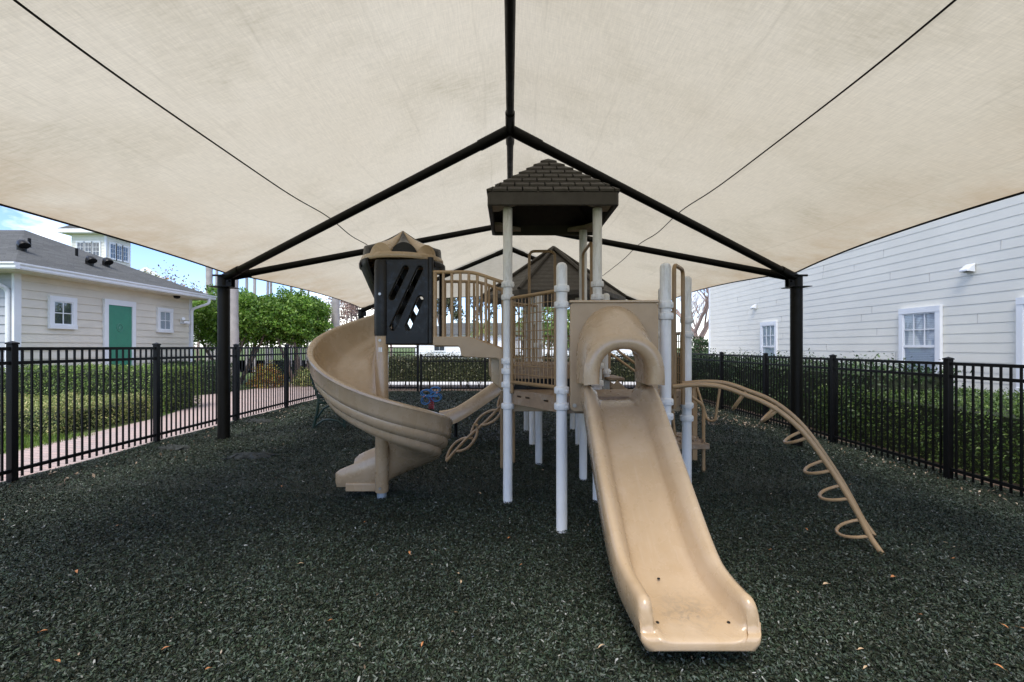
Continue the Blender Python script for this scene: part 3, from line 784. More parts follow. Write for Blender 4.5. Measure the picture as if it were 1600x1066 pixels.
# --- handholds
def loop(pts, r=.0145, mat='brown', fr=.06):
    return MB().tube(fillet(pts, fr), r, 10).build('handhold_loop', M[mat], PS, smooth=True)
loop([(.195, 4.62, 1.18), (.195, 4.62, 2.3), (.455, 4.62, 2.3), (.455, 4.62, 1.18)])
loop([(.715, 4.0, 1.2), (.715, 4.0, 2.25), (.715, 4.46, 2.25), (.715, 4.46, 1.2)])
loop([(1.245, 3.455, .86), (1.245, 3.455, 1.955), (1.405, 3.70, 1.955), (1.405, 3.70, .86)], .016)
loop([(1.19, 3.40, 1.05), (1.205, 3.39, .95), (1.205, 3.39, 1.60)], .012)
# --- arch ladder
def near_rail():
    out = []
    for u, v in ((1052, 604), (1085, 601.5), (1117, 602.5), (1140, 608), (1161, 616), (1190, 627), (1215, 641), (1238, 659), (1257, 678), (1277, 703), (1295, 729), (1311, 753), (1327, 779), (1343, 808), (1359, 838), (1372, 855 + 2), (1386, 876)):
        k = (u - CU) / F; s = (k * 3.35 - 1.2) / (.92 + k * .4)
        Yv = 3.35 - .4 * s; out.append(Vector((1.2 + .92 * s, Yv, CAMH - (v - CV) / F * Yv)))
    return out
nr_ = near_rail(); nr_ = crom(nr_, 4)
OFF = Vector((.175, .285, 0))
AL = MB().tube(nr_, .0165, 12).build('arch_ladder', M['tan_tube'], PS, smooth=True)
MB().tube([p + OFF for p in nr_], .0165, 12).build('ladder_rail', M['tan_tube'], AL, smooth=True)
for u, ln in ((1161, .15), (1216, .145), (1264, .15), (1300, .155), (1329, .16), (1360, .17)):
    i = min(range(1, len(nr_) - 1), key=lambda i: abs(CU + F * nr_[i].x / nr_[i].y - u))
    p = nr_[i]; tg = (nr_[i + 1] - nr_[i - 1]).normalized(); side = OFF.normalized()
    n = side.cross(tg).normalized()
    if n.z > 0: n = -n
    n = (n + Vector((-.18, .1, .05 if abs(tg.z) > .6 else 0))).normalized()
    pts = [p + OFF * .0] + [p + OFF * (.5 - .5 * math.cos(math.pi * k / 12)) + n * ln * math.sin(math.pi * k / 12) ** .8 for k in range(1, 12)] + [p + OFF]
    MB().tube(pts, .0105, 10).build('ladder_rung', M['tan_tube'], AL, smooth=True)
# --- transfer station and stair on the right
st = MB()
for i in range(5):
    t = i / 4; x = 1.06 + t * .52; z = 1.0 - t * .60
    st.box2((x - .02, 4.84, z - .03), (x + .16, 5.36, z))
ST = st.build('stair', M['deck'], PS, bevel=.004)
for y in (4.81, 5.39):
    MB().bar((1.10, y, .94), (1.72, y, .33), .03, .10).build('stringer', M['tan_dull'], ST, bevel=.004)
    MB().tube(fillet([(1.05, y, 1.1), (1.05, y, 1.62), (1.12, y, 1.30), (1.70, y, .88), (1.74, y, .38)], .07), .014, 10).build('handrail', M['tan_tube'], ST, smooth=True)
tp = MB().box2((1.62, 4.76, .255), (2.09, 5.40, .315)).build('transfer_platform', M['deck'], PS, bevel=.006)
for x, y in ((2.05, 4.88), (2.02, 5.28 - .4), (1.80, 4.34), (1.80, 4.88)):
    pass
MB().box2((2.115, 5.28, -.1), (2.175, 5.34, .93)).build('platform_leg', M['tan_tube'], tp, bevel=.008)
MB().tube(fillet([(2.075, 4.88, -.1), (2.075, 4.88, .70), (1.85, 4.86, .86)], .05), .017, 10).build('platform_leg', M['tan_tube'], tp, smooth=True)
MB().tube(fillet([(2.16, 5.30, .92), (2.22, 5.12, .50), (2.28, 5.06, .50), (2.34, 5.06, .92)], .10), .013, 10).build('handhold_loop', M['tan_tube'], tp, smooth=True)
MB().tube([(1.60, 4.90, .93), (2.15, 5.30, .86)], .014, 10).build('platform_rail', M['tan_tube'], tp, smooth=True)
litter('deck_litter', (1.64, 2.07), (4.78, 5.38), .317, 150, .045)

# --- spiral slide
sx, sy = -1.11, 3.97
def rimz(th):   # th in degrees 90..450
    ks = [(60, 1.86), (90, 1.74), (180, 1.41), (270, 1.0), (360, .705), (405, .565), (450, .44)]
    for (a, za), (b, zb_) in zip(ks[:-1], ks[1:]):
        if a <= th <= b:
            return za + (zb_ - za) * (th - a) / (b - a)
    return ks[-1][1]
def rimzs(th): return sum(rimz(max(61, min(450, th + d))) for d in (-24, -12, 0, 12, 24)) / 5
SEC = [(.05, .02), (.05, .17), (.062, .185), (.078, .175), (.10, .05), (.16, .008), (.25, 0), (.35, .012), (.43, .05), (.495, .13), (.535, .25), (.552, .345), (.565, .375), (.585, .387), (.603, .375), (.607, .352), (.596, .335), (.590, .215), (.580, .180), (.560, .162), (.564, .132), (.555, .088), (.532, .060), (.506, .048), (.508, .012), (.492, -.028), (.445, -.055), (.36, -.068), (.20, -.065), (.08, -.05)]
SEC = [(r, z * .78) for r, z in SEC]
sp = MB(); rings = []
for th in np.arange(96, 450.1, 6):
    z0 = rimzs(th) - .302; a = R(th)
    rings.append([(sx + r * math.cos(a), sy + r * math.sin(a), z0 + z) for r, z in SEC])
zend = rimzs(450) - .302
for k, (dx, drop) in enumerate(((.03, .005), (.12, .02), (.22, .03), (.32, .038), (.40, .042), (.44, .043))):
    ring = []
    t = (k + 1) / 6
    for r, z in SEC:
        zz = z
        if z > .02: zz = z * (1 - .66 * t) if r > .3 else z * (1.9 - 1.25 * t)
        if r < .12: zz = zz if z > .1 else zz
        ring.append((sx - dx, sy + r + .02 * t, zend - drop + zz))
    rings.append(ring)
# feather the exit wall
sp.loft(rings, True, True)
SS = sp.build('spiral_slide', M['tan'], PS, smooth=50)
MB().box2((-1.46, sy + .06, .045), (-1.13, sy + .10, .12)).build('exit_skirt', M['tan'], SS, bevel=.01)
MB().lathe([(.052, .075), (.056, .08), (.056, 1.43), (.05, 1.44)], (sx, sy - .03, 0), 24).build('slide_pole', M['tan'], SS, smooth=True)
MB().lathe([(.04, -.1), (.04, .09)], (sx, sy - .03, 0), 20).build('pole_stub', M['stub'], SS, smooth=True)
MB().lathe([(.03, 1.42), (.062, 1.425), (.064, 1.45), (.064, 2.045), (.058, 2.075), (.02, 2.08)], (sx, sy - .03, 0), 24).build('pole_sleeve', M['black'], SS, smooth=True)
for z, mname in ((1.78, 'bolt'), (1.385, 'bolt'), (.12, 'bolt')):
    rr = .064 if z > 1.42 else .056
    MB().tube([(sx - .0, sy - .03 - rr + .004, z), (sx - .0, sy - .03 - rr - .006, z)], .012, 10).build('pole_bolt', M[mname], SS, smooth=True)
stk = MB()
for dz in (0, .045):
    stk.add([(sx - .012, sy - .0871, 1.285 - dz * 0), (sx - .002, sy - .0871, 1.285), (sx - .002, sy - .0871, 1.325), (sx - .012, sy - .0871, 1.325)] if not dz else [(sx + .003, sy - .0871, 1.285), (sx + .018, sy - .0865, 1.285), (sx + .018, sy - .0865, 1.325), (sx + .003, sy - .0871, 1.325)], [(0, 1, 2, 3)])
stk.build('warning_sticker', M['whitetrim'], SS)
# enclosure panels with slanted slots
def epx(u, v): return ((u - CU) / F * 3.95, CAMH - (v - CV) / F * 3.95)
def zpx(x, y): return epx(470 + x / 5.33, 340 + y / 5.33)
pl = [epx(600, 398), epx(671, 398), epx(671, 539), epx(600, 539)]
outl = [zpx(690, 352), zpx(1072, 352), zpx(1072, 1050), zpx(1060, 1058), zpx(700, 1058), zpx(690, 1040)]
hl = [slot(zpx(768, 668), zpx(882, 434), .024), slot(zpx(775, 918), zpx(1000, 436), .024), slot(zpx(902, 916), zpx(1004, 682), .024)]
EN = plate('enclosure_panel', outl, hl, .05, MXZ(3.93), M['black'], SS, .009)
cx2 = sum(p[0] for p in outl) / len(outl)
mir = lambda pl: [(2 * cx2 - x - .03, z) for x, z in pl][::-1]
def zpf(x, y): return ((470 + x / 5.33 - CU) / F * 4.53, CAMH - (340 + y / 5.33 - CV) / F * 4.53)
plate('enclosure_panel', [zpf(740, 372), zpf(1075, 372), zpf(1075, 1015), zpf(740, 1015)], [slot(zpf(800, 488), zpf(985, 815), .024), slot(zpf(912, 480), zpf(1015, 665), .024), slot(zpf(800, 680), zpf(935, 925), .024)], .05, MXZ(4.53), M['black'], SS, .009)
xr = zpx(1085, 0)[0]
MB().tube([(xr - .0, 3.93, 1.36), (xr, 3.93, 2.1)], .026, 12).build('enclosure_corner', M['black'], SS, smooth=True)
MB().tube([(xr - .0, 4.56, 1.36), (xr, 4.56, 2.1)], .026, 12).build('enclosure_corner', M['black'], SS, smooth=True)
dcx, dcy = -1.0, 4.25
# flared black hood over the slide mouth (left half cone) and ring
fl = MB(); ring_a, ring_b = R(75), R(232)
fl.lathe([(.20, -.44), (.30, -.22), (.375, -.045), (.385, -.02), (.385, .02), (.35, .02)], (dcx, dcy, 2.085), 26, ring_a, ring_b)
fo2 = fl.build('slide_mouth_hood', M['black'], SS, smooth=True)
so = fo2.modifiers.new('solid', 'SOLIDIFY'); so.thickness = .012
MB().lathe([(.30, -.045), (.385, -.045), (.392, -.03), (.392, .0), (.36, .03), (.30, .03)], (dcx, dcy, 2.085), 40, R(-32), R(212)).build('dome_ring', M['black'], SS, smooth=True)
# striped dome
dm = MB().lathe([(.30, .0), (.368, .0), (.374, .012), (.374, .035), (.366, .05), (.34, .055)], (dcx, dcy, 2.095), 48).build('dome_cap', M['tan'], SS, smooth=True)
NP = 10
for k in range(NP):
    a0 = R(-93 + 360 / NP * k); da = R(360 / NP)
    # rounded front face below each petal
    zb0 = 2.145
    ah = [.085 * max(0.0, math.sin(math.pi * i / 12)) ** .6 for i in range(13)]
    low = [[(dcx + .358 * math.cos(a0 + da * i / 12), dcy + .358 * math.sin(a0 + da * i / 12), zb0 - .005) for i in range(13)],
           [(dcx + .352 * math.cos(a0 + da * i / 12), dcy + .352 * math.sin(a0 + da * i / 12), zb0 + ah[i]) for i in range(13)]]
    up = []
    for t in np.linspace(.05, .985, 9):
        row = []
        for i in range(13):
            r2 = .352 * (1 - t) * (1 - .02 * math.sin(math.pi * t)); a = a0 + da * i / 12
            row.append((dcx + r2 * math.cos(a), dcy + r2 * math.sin(a), zb0 + ah[i] * (1 - t) + .27 * t - .02 * math.sin(math.pi * t)))
        up.append(row)
    m = MB(); m.loft(low + up, False, False)
    m.build('dome_petal', M['tan'] if k % 2 else M['black'], dm, smooth=35)
# platform of the spiral slide
MB().box2((-1.08, 3.98, 1.345), (-.64, 4.53, 1.385)).build('slide_platform', M['deck'], SS, bevel=.004)
# --- bridge with picket rails to the spiral slide
def bridge_side(y, name):
    def q(u, v): return ((u - CU) / F * 3.93, CAMH - (v - CV) / F * 3.93)
    ol = [q(677, 526), q(734, 526), q(742, 529), q(786, 546), q(786, 606), q(780, 606), q(780, 562), q(776, 560), q(726, 558), q(721, 556), q(719, 544), q(716, 541), q(677, 540)]
    if y > 4.2: ol = [(x + .0, z) for x, z in ol]
    o = plate(name, ol[::-1], [], .05, MXZ(y), M['tan_dull'], PS, .008)
    top = [(-.665, y, 1.975), (-.32, y, 1.975), (-.06, y, 1.885)]
    MB().tube(fillet(top, .08), .0155, 10).build('top_rail', M['tan_tube'], o, smooth=True)
    mid = [(-.665, y, 1.40), (-.32, y, 1.40), (-.06, y, 1.305)]
    MB().tube(fillet(mid, .08), .0125, 10).build('bottom_rail', M['tan_tube'], o, smooth=True)
    def zat(x, a, b): return a if x < -.32 else a + (b - a) * (x + .32) / .26
    for i in range(9):
        x = -.65 + i * .0735
        MB().tube([(x, y, zat(x, 1.40, 1.305)), (x, y, zat(x, 1.975, 1.885))], .0125 if i else .019, 10).build('picket', M['tan_tube'], o, smooth=True)
bridge_side(3.93, 'bridge_side'); bridge_side(4.50, 'bridge_side')
MB().box2((-.66, 3.96, 1.33), (-.36, 4.47, 1.365)).build('bridge_deck', M['deck'], PS)
MB().bar((-.36, 4.215, 1.345), (-.02, 4.215, 1.22), .50, .035).build('bridge_deck', M['deck'], PS)
plate('end_panel', [(-.17, 1.28), (-.17, 1.03), (-.08, .95), (-.05, .95), (-.05, 1.28)], [], .05, MXZ(4.05), M['tan'], PS, .008)
# --- vine climber
a = Vector((-.73, 5.22, .02)); b = Vector((.0, 4.98, .80)); dd = (b - a); ax_ = dd.normalized(); pr = ax_.cross(Vector((0, 1, 0))).normalized()
vc = MB().tube(crom([a, a + dd * .33 + pr * .012, a + dd * .66 - pr * .012, b], 6), .0165, 10).build('vine_climber', M['tan_tube'], PS, smooth=True)
for k, (t0, t1, sg) in enumerate(((.0, .36, -1), (.16, .50, 1), (.40, .78, -1), (.56, .92, 1), (.82, 1.1, -1))):
    pts = []
    for j in range(15):
        q = j / 14; w = math.sin(math.pi * q) ** .7
        pts.append(a + dd * (t0 + (t1 - t0) * q) - pr * (sg * .066 * w) + Vector((0, -.07 * sg * w, 0)))
    MB().tube(pts, .015, 10).build('climber_strand', M['tan_tube'], vc, smooth=True)
    p = pts[-1]
    MB().tube([p, p + ax_ * .03 + pr * .03 * sg, p + ax_ * .01 + pr * .07 * sg], .015, 8).build('climber_foothold', M['tan_tube'], vc, smooth=True)
# --- short side slide on the far tower
ss = MB(); rings = []
pp = crom([(.10, .80), (-.05, .78), (-.18, .69), (-.60, .40), (-.82, .28), (-1.0, .235), (-1.08, .23)], 4)
for i, p in enumerate(pp):
    w = .25
    sec = [(-w, -.05), (-w, .10), (-w + .02, .125), (-w + .05, .11), (-w + .07, .01), (0, 0), (w - .07, .01), (w - .05, .11), (w - .02, .125), (w, .10), (w, -.05)]
    tg = (pp[min(i + 1, len(pp) - 1)] - pp[max(i - 1, 0)]).normalized(); nn = Vector((tg.y, -tg.x))
    if nn.y < 0: nn = -nn
    rings.append([(p.x + nn.x * z, 6.72 + q, p.y + nn.y * z) for q, z in sec])
ss.loft(rings, True, True); S2 = ss.build('slide', M['tan'], PS, smooth=50)
MB().tube([(-.80, 6.72, -.1), (-.80, 6.72, .24)], .025, 10).build('slide_support', M['fence'], S2, smooth=True)
plate('end_panel', [(-.30, 1.20), (-.30, .93), (-.20, .80), (-.02, .80), (-.02, 1.20)], [], .05, MXZ(6.45), M['tan'], PS, .008)
# barrier pickets on the far decks
def barrier(p, q, z0, z1, n):
    p, q = Vector((*p, 0)), Vector((*q, 0)); f = MB()
    at = lambda s, z: p + (q - p) * s + Vector((0, 0, z))
    f.tube([at(.05, z0), at(.95, z0)], .012, 8).tube([at(.05, z1), at(.95, z1)], .014, 8)
    o = f.build('barrier_rail', M['brown'], PS, smooth=True); w = MB()
    for i in range(n + 1): w.tube([at(.06 + .88 * i / n, z0), at(.06 + .88 * i / n, z1)], .009, 8)
    w.build('barrier_pickets', M['brown'], o, smooth=True)
barrier(A2, P5, 1.16, 1.78, 6); barrier(P5, (.33, 6.2), 1.05, 1.62, 10); barrier((.02, 6.76), (.26, 7.3), .85, 1.5, 6); barrier((.26, 7.3), (1.0, 7.3), .85, 1.5, 8); barrier((1.0, 7.3), (1.25, 6.78), .85, 1.5, 6)
barrier(P8, (.93, 6.2), 1.05, 1.62, 10)
for x, y in ((-.09, 4.95), (.04, 5.2)):
    MB().tube([(x, y, -.1), (x, y, .85)], .017, 10).build('support_tube', M['tan_tube'], PS, smooth=True)

# ------------------------------------------------------------------ spring rider
rx, ry = -1.66, 9.6
SRS = .62
SR = thing('spring_rider', 'blue tubular spring rider on a red coil spring behind the spiral slide', 'spring rider', (rx, ry, 0))
MB().tube([(rx + .085 * math.cos(t), ry + .085 * math.sin(t), .02 + t / 40 * .42) for t in np.linspace(0, 40, 150)], .016, 6).build('coil_spring', M['red'], SR, smooth=True)
MB().box((rx, ry, .455), (.42, .22, .035)).build('seat', M['blue'], SR, bevel=.01)
for dy in (-.14, .14):
    for (cx_, cz, a_, b_) in ((-.17, .58, .17, .10), (.13, .68, .16, .09), (.18, .42, .15, .12), (-.18, .33, .14, .13)):
        MB().tube([(rx + cx_ + a_ * math.cos(t), ry + dy, cz + b_ * math.sin(t)) for t in np.linspace(0, 2 * math.pi, 25)[:-1]], .017, 8, True).build('side_loop', M['blue'], SR, smooth=True)
for x, z in ((-.22, .47), (.22, .60)):
    MB().tube([(rx + x, ry - .26, z), (rx + x, ry + .26, z)], .018, 8).build('grip', M['orange'], SR, smooth=True)
SR.scale = (SRS, SRS, SRS)
# ------------------------------------------------------------------ bench
BN = thing('park_bench', 'dark green slatted park bench behind the spiral slide near the left fence', 'bench', (-2.95, 8.0, 0))
for y in (7.45, 8.85):
    f = MB()
    f.tube([(-3.22, y, -.02), (-3.16, y, .25), (-3.13, y, .45), (-3.20, y, .70), (-3.27, y, .90)], .024, 8)
    f.tube([(-2.70, y, -.02), (-2.72, y, .22), (-2.80, y, .38), (-2.92, y, .42), (-3.13, y, .42)], .024, 8)
    f.tube([(-3.18, y, .04), (-3.05, y, .13), (-2.95, y, .145), (-2.82, y, .12), (-2.71, y, .04)], .018, 8)
    f.tube([(-3.15, y, .17), (-3.05, y, .32), (-2.93, y, .38)], .018, 8)
    f.tube([(-3.18, y, .62), (-2.95, y, .63), (-2.72, y, .60), (-2.68, y, .53), (-2.74, y, .40)], .018, 8)
    f.build('end_frame', M['bench'], BN, smooth=True)
for i in range(5):
    x = -3.08 + i * .088; MB().box2((x - .034, 7.42, .435 + .012 * (i - 2) ** 2 * .3), (x + .034, 8.88, .458 + .012 * (i - 2) ** 2 * .3)).build('seat_slat', M['bench'], BN, bevel=.005)
for i in range(6):
    z = .52 + i * .072; x = -3.13 - (z - .45) * .30
    MB().bar((x, 7.42, z), (x, 8.88, z), .02, .05).build('back_slat', M['bench'], BN, bevel=.004)

# torn liner poking out of the mulch
def liner(label, u, v, w, d, seed):
    c = gpx(u, v); r2 = np.random.default_rng(seed); n, m = 22, 14; rings = []
    for j in range(m):
        row = []
        for i in range(n):
            x = (i / (n - 1) - .5) * w * (1 + .25 * math.sin(j * 1.3 + seed)); y = (j / (m - 1) - .5) * d * (1 + .3 * math.sin(i * .9 + seed))
            e = min(i, n - 1 - i, j, m - 1 - j)
            z = .014 + (.035 * abs(math.sin(i * .55 + j * .8 + seed)) + .012 * r2.random()) * min(1, e / 3) - (.03 if e == 0 else 0)
            row.append((c.x + x, c.y + y, z + float(bumps(c.x + x, c.y + y))))
        rings.append(row)
    o = MB().loft(rings, False, False).build('liner_scrap', M['liner'], None, smooth=60)
    tag(o, label, 'fabric scrap', 'torn liner scraps in the mulch')
M['liner'] = simple('grey_liner_cloth', (.024, .028, .026), .9, var=.5, vscale=30, bscale=80, bstr=.6)
liner('crumpled grey liner scrap in the mulch in front of the left canopy column', 392, 716, .46, .22, 1)
liner('small dark liner scrap in the mulch nearest the left fence', 272, 703, .32, .16, 5)
liner('dark torn liner scrap in the mulch beyond the left canopy column', 404, 659, .42, .20, 9)
# ------------------------------------------------------------------ fallen leaves
def leafmesh(k):
    r2 = random.Random(k); n = 10; L = .034; mb = MB(); top = []; bot = []
    for i in range(n + 1):
        t = i / n; w = .36 * L * math.sin(math.pi * t) ** .8 * (1 + .1 * r2.uniform(-1, 1)); c = .2 * L * math.sin(math.pi * t)
        top.append((t * L * 2 - L, w, c + w * .3)); bot.append((t * L * 2 - L, -w, c + w * .5))
    mid = [((a[0]), 0, (a[2] + b[2]) / 2 - .25 * abs(a[1])) for a, b in zip(top, bot)]
    mb.loft([top, mid, bot], False, False); mb.tube([(-L, 0, 0), (-L * 1.5, .004, .004)], .0009, 5); return mb
lm = []
for k, (nm, c) in enumerate((('orange', (.42, .17, .06)), ('pale', (.52, .37, .23)))):
    mt = simple(nm + '_dry_leaf', c, .6, var=.25, vscale=40)
    o = leafmesh(k).build('fallen_leaf', mt, None, smooth=True)
    lm.append(o)
spots = [(325, 1043), (68, 990), (330, 935), (517, 968), (258, 1011), (716, 893), (640, 862), (795, 838), (1352, 1048), (1560, 1048), (1598, 990), (1290, 915), (1490, 870), (815, 880), (720, 905), (185, 822), (440, 762), (470, 885), (1570, 985), (1205, 860), (940, 1015), (120, 900), (1395, 905), (1530, 790), (1440, 965), (660, 1000), (1345, 1020), (90, 1035), (570, 815), (750, 770), (270, 704), (293, 713), (205, 745), (1330, 760), (1260, 830), (1475, 845)]
used = [0, 0]
names = ('curled orange brown fallen leaf lying on the dark rubber mulch', 'pale tan fallen leaf lying on the dark rubber mulch')
for i, (u, v) in enumerate(spots):
    k = 0 if i % 3 != 2 else 1
    o = lm[k] if not used[k] else lm[k].copy()
    if used[k]: COL.objects.link(o)
    used[k] = 1
    p = gpx(u, v, 0); z = float(zground(p.x, p.y))
    p = gpx(u, v, z + .02); o.location = (p.x, p.y, z + .02 + float(bumps(p.x, p.y)))
    o.rotation_euler = (random.uniform(-.3, .3), random.uniform(-.3, .3), random.uniform(0, 6.3)); s = random.uniform(.30, .58); o.scale = (s, s, s)
    tag(o, names[k], 'leaf', 'fallen leaves on the mulch')

# ------------------------------------------------------------------ buildings
def lap_wall(mb, p, q, z0, z1, pitch, out, lap=.022):
    """lap siding between ground points p and q; out = outward normal"""
    p, q, out = Vector((*p, 0)), Vector((*q, 0)), Vector((*out, 0))
    z = z0
    while z < z1 - 1e-4:
        zt = min(z + pitch, z1); up = Vector((0, 0, 1))
        a = p + up * z + out * lap; b = q + up * z + out * lap; c = q + up * zt + out * .002; d = p + up * zt + out * .002
        a0 = p + up * z; b0 = q + up * z
        mb.add([a, b, c, d, a0, b0], [(0, 1, 2, 3), (4, 5, 1, 0)])
        z = zt
def window(parent, plane, s0, s1, z0, z1, out, mats, fw=.09, cols=2, rows=2, sash=False, blind='blind', half=False):
    """plane: function s,z,d -> world (d = distance proud of the wall)"""
    f = MB()
    def rect(mb, a0, a1, b0, b1, d0, d1):
        P = [plane(s, z, d) for d in (d0, d1) for s, z in ((a0, b0), (a1, b0), (a1, b1), (a0, b1))]
        mb.add(P, [(0, 1, 2, 3), (7, 6, 5, 4), (0, 4, 5, 1), (1, 5, 6, 2), (2, 6, 7, 3), (3, 7, 4, 0)])
    rect(f, s0 - fw, s1 + fw, z1, z1 + fw * 1.15, 0, .065); rect(f, s0 - fw, s1 + fw, z0 - fw, z0, 0, .075)
    rect(f, s0 - fw, s0, z0, z1, 0, .06); rect(f, s1, s1 + fw, z0, z1, 0, .06)
    w = f.build('window', M['whitetrim'], parent)
    g = MB(); g.quad(plane(s0, z0, .036), plane(s1, z0, .036), plane(s1, z1, .036), plane(s0, z1, .036)); g.build('window_pane', M['glass'], w)
    sa = MB(); e = .024
    rect(sa, s0, s1, z0, z0 + e, .022, .05); rect(sa, s0, s1, z1 - e, z1, .022, .049); rect(sa, s0, s0 + e, z0 + e, z1 - e, .022, .048); rect(sa, s1 - e, s1, z0 + e, z1 - e, .022, .048)
    if sash: zm = (z0 + z1) / 2; rect(sa, s0 + e, s1 - e, zm - .025, zm + .025, .022, .052)
    bz0 = (z0 + z1) / 2 + .025 if half else z0 + e
    for i in range(1, cols): s = s0 + (s1 - s0) * i / cols; rect(sa, s - .010, s + .010, bz0, z1 - e, .030, .046)
    for i in range(1, rows): z = bz0 + (z1 - e - bz0) * i / rows; rect(sa, s0 + e, s1 - e, z - .010, z + .010, .030, .045)
    sa.build('window_sash', M['whitetrim'], w)
    bl = MB()
    if blind:
        z = z0 + .02
        while z < z1 - .02:
            bl.quad(plane(s0 + .02, z, .024), plane(s1 - .02, z, .024), plane(s1 - .02, z + .034, .018), plane(s0 + .02, z + .034, .018)); z += .036
        bl.build('window_blind', M[blind], w)
    rm = MB(); rect(rm, s0, s1, z0, z1, .015, .017); rm.build('window_backing', M['dark'], w)
    return w
# right-hand building
XR = 8.5
RB = thing('apartment_building', 'large pale grey lap sided building wall filling the right side', 'building', (XR, 10, -.17))
w = MB(); lap_wall(w, (XR, -4), (XR, 19.4), -.2, 6.8, .178, (-1, 0), .009)
wall = w.build('wall', M['siding_right'], RB)
w = MB(); w.box2((XR + .004, -4, -.2), (XR + 9, 19.396, 6.75)); w.build('wall_core', M['siding_right'], RB)
w = MB(); lap_wall(w, (XR, 19.4), (XR + 9, 19.4), -.2, 6.8, .178, (0, 1)); w.build('end_wall', M['siding_right'], RB)
jm = simple('siding_joint', (.45, .43, .40), .8); jb = MB(); jr = random.Random(5)
for k in range(36):
    for q in range(3):
        y = -3 + q * 7.6 + jr.uniform(0, 6.8); z = -.2 + k * .178
        if y < 19.2: jb.box2((XR - .0105, y, z + .004), (XR - .001, y + .006, z + .172))
jb.build('board_joint', jm, RB)
MB().box2((XR - .022, 19.30, -.2), (XR + .02, 19.425, 6.8)).build('corner_board', M['whitetrim'], RB)
MB().box2((XR - .5, -4.5, 6.8), (XR + 9.5, 19.9, 7.0)).build('eave', M['whitetrim'], RB)
rr = MB(); rr.add([(XR - .5, -4.5, 7.0), (XR - .5, 19.9, 7.0), (XR + 9.5, 19.9, 7.0), (XR + 9.5, -4.5, 7.0), (XR + 4.5, 2, 9.4), (XR + 4.5, 14, 9.4)], [(0, 1, 5, 4), (1, 2, 5), (2, 3, 4, 5), (3, 0, 4)])
rr.build('roof', M['shingle'], RB)
plR = lambda s, z, d: (XR - .012 - d, s, z)
def ys(u): return XR * F / (u - CU)
for u0, u1, zz0, zz1, bl in ((1409, 1474, .62, 2.13, 'blind'), (1191, 1216, .62, 2.13, 'blind'), (1594, 1700, .62, 2.13, 'blindblue')):
    s0, s1 = ys(u1) , ys(u0)
    ww = window(RB, plR, s0 + .1, s1 - .1, zz0 + .03, zz1 - .1, None, M, fw=.10, cols=3, rows=2, sash=True, blind=bl, half=True)
for u, v in ((1518, 419), (1181, 479), ):
    p = Vector((XR, ys(u), CAMH - (v - CV) / F * ys(u)))
    MB().add([(p.x - .02, p.y - .09, p.z + .08), (p.x - .02, p.y + .09, p.z + .08), (p.x - .16, p.y + .08, p.z - .03), (p.x - .16, p.y - .08, p.z - .03), (p.x - .02, p.y - .09, p.z - .08), (p.x - .02, p.y + .09, p.z - .08), (p.x - .16, p.y + .08, p.z - .06), (p.x - .16, p.y - .08, p.z - .06)],
        [(0, 1, 2, 3), (3, 2, 6, 7), (0, 3, 7, 4), (1, 5, 6, 2), (0, 4, 5, 1)]).build('wall_vent', M['whitetrim'], RB, bevel=.008)

# left-hand house
XL, YA, YB, ZEV = -10.3, 9.5, 14.65, 2.86
LH = thing('house', 'beige sided house with green door and grey shingle roof on the left', 'house', (XL, 12, 0))
w = MB(); lap_wall(w, (XL, YA), (XL, YB), -.05, ZEV, .185, (1, 0)); wl = w.build('wall', M['siding_left'], LH)
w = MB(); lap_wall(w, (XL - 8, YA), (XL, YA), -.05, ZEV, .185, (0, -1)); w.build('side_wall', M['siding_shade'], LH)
MB().box2((XL - 8, YA + .004, -.05), (XL - .004, YB, ZEV)).build('wall_core', M['siding_left'], LH)
for y in (YA, YB):
    MB().box2((XL - .03, y - .07, -.05), (XL + .024, y + .07, ZEV)).build('corner_board', M['whitetrim'], LH)
ov = .42
MB().box2((XL - 8, YA - ov, ZEV), (XL + ov, YB + ov, ZEV + .02)).build('soffit', M['siding_left'], LH)
gt = MB()
for a_, b_ in (((XL + ov, YA - ov), (XL + ov, YB + ov)), ((XL - 8, YA - ov), (XL + ov, YA - ov))):
    a_ = Vector((*a_, 0)); b_ = Vector((*b_, 0)); d = (b_ - a_).normalized(); o_ = Vector((d.y, -d.x, 0))
    prof = [(0, .0), (.07, .0), (.085, .03), (.085, .07), (.11, .10), (.11, .13), (0, .13)]
    gt.loft([[a_ + o_ * x + Vector((0, 0, ZEV + .021 + z)) - d * (0 if k else .0) for x, z in prof] if k == 0 else [b_ + o_ * x + Vector((0, 0, ZEV + .021 + z)) + d * .1 for x, z in prof] for k in (0, 1)], True, True)
gt.build('gutter', M['whitetrim'], LH)
ex0, ex1, ey0, ey1 = XL - 8, XL + ov + .02, YA - ov - .02, YB + ov + .02
half = (ey1 - ey0) / 2; zr = ZEV + .15 + half * .47; ym = (ey0 + ey1) / 2; xh = ex1 - half
rf_ = MB().add([(ex1, ey0, ZEV + .15), (ex1, ey1, ZEV + .15), (xh, ym, zr), (ex0, ey0, ZEV + .15), (ex0, ym, zr), (ex0, ey1, ZEV + .15)], [(0, 1, 2), (0, 2, 4, 3), (1, 5, 4, 2), (0, 3, 5, 1)])
RFL = rf_.build('roof', M['shingle'], LH)
def roofz(x): return ZEV + .15 + (ex1 - x) * .47
def vent_at(u, v):
    # on the slope facing +X : find x,y
    k = (u - CU) / F; m_ = (CV - v) / F
    # X=kY ; CAMH+mY = ZEV+.15+(ex1-kY)*.47
    Yv = (ZEV + .15 + ex1 * .47 - CAMH) / (m_ + .47 * k); return Vector((k * Yv, Yv, CAMH + m_ * Yv))
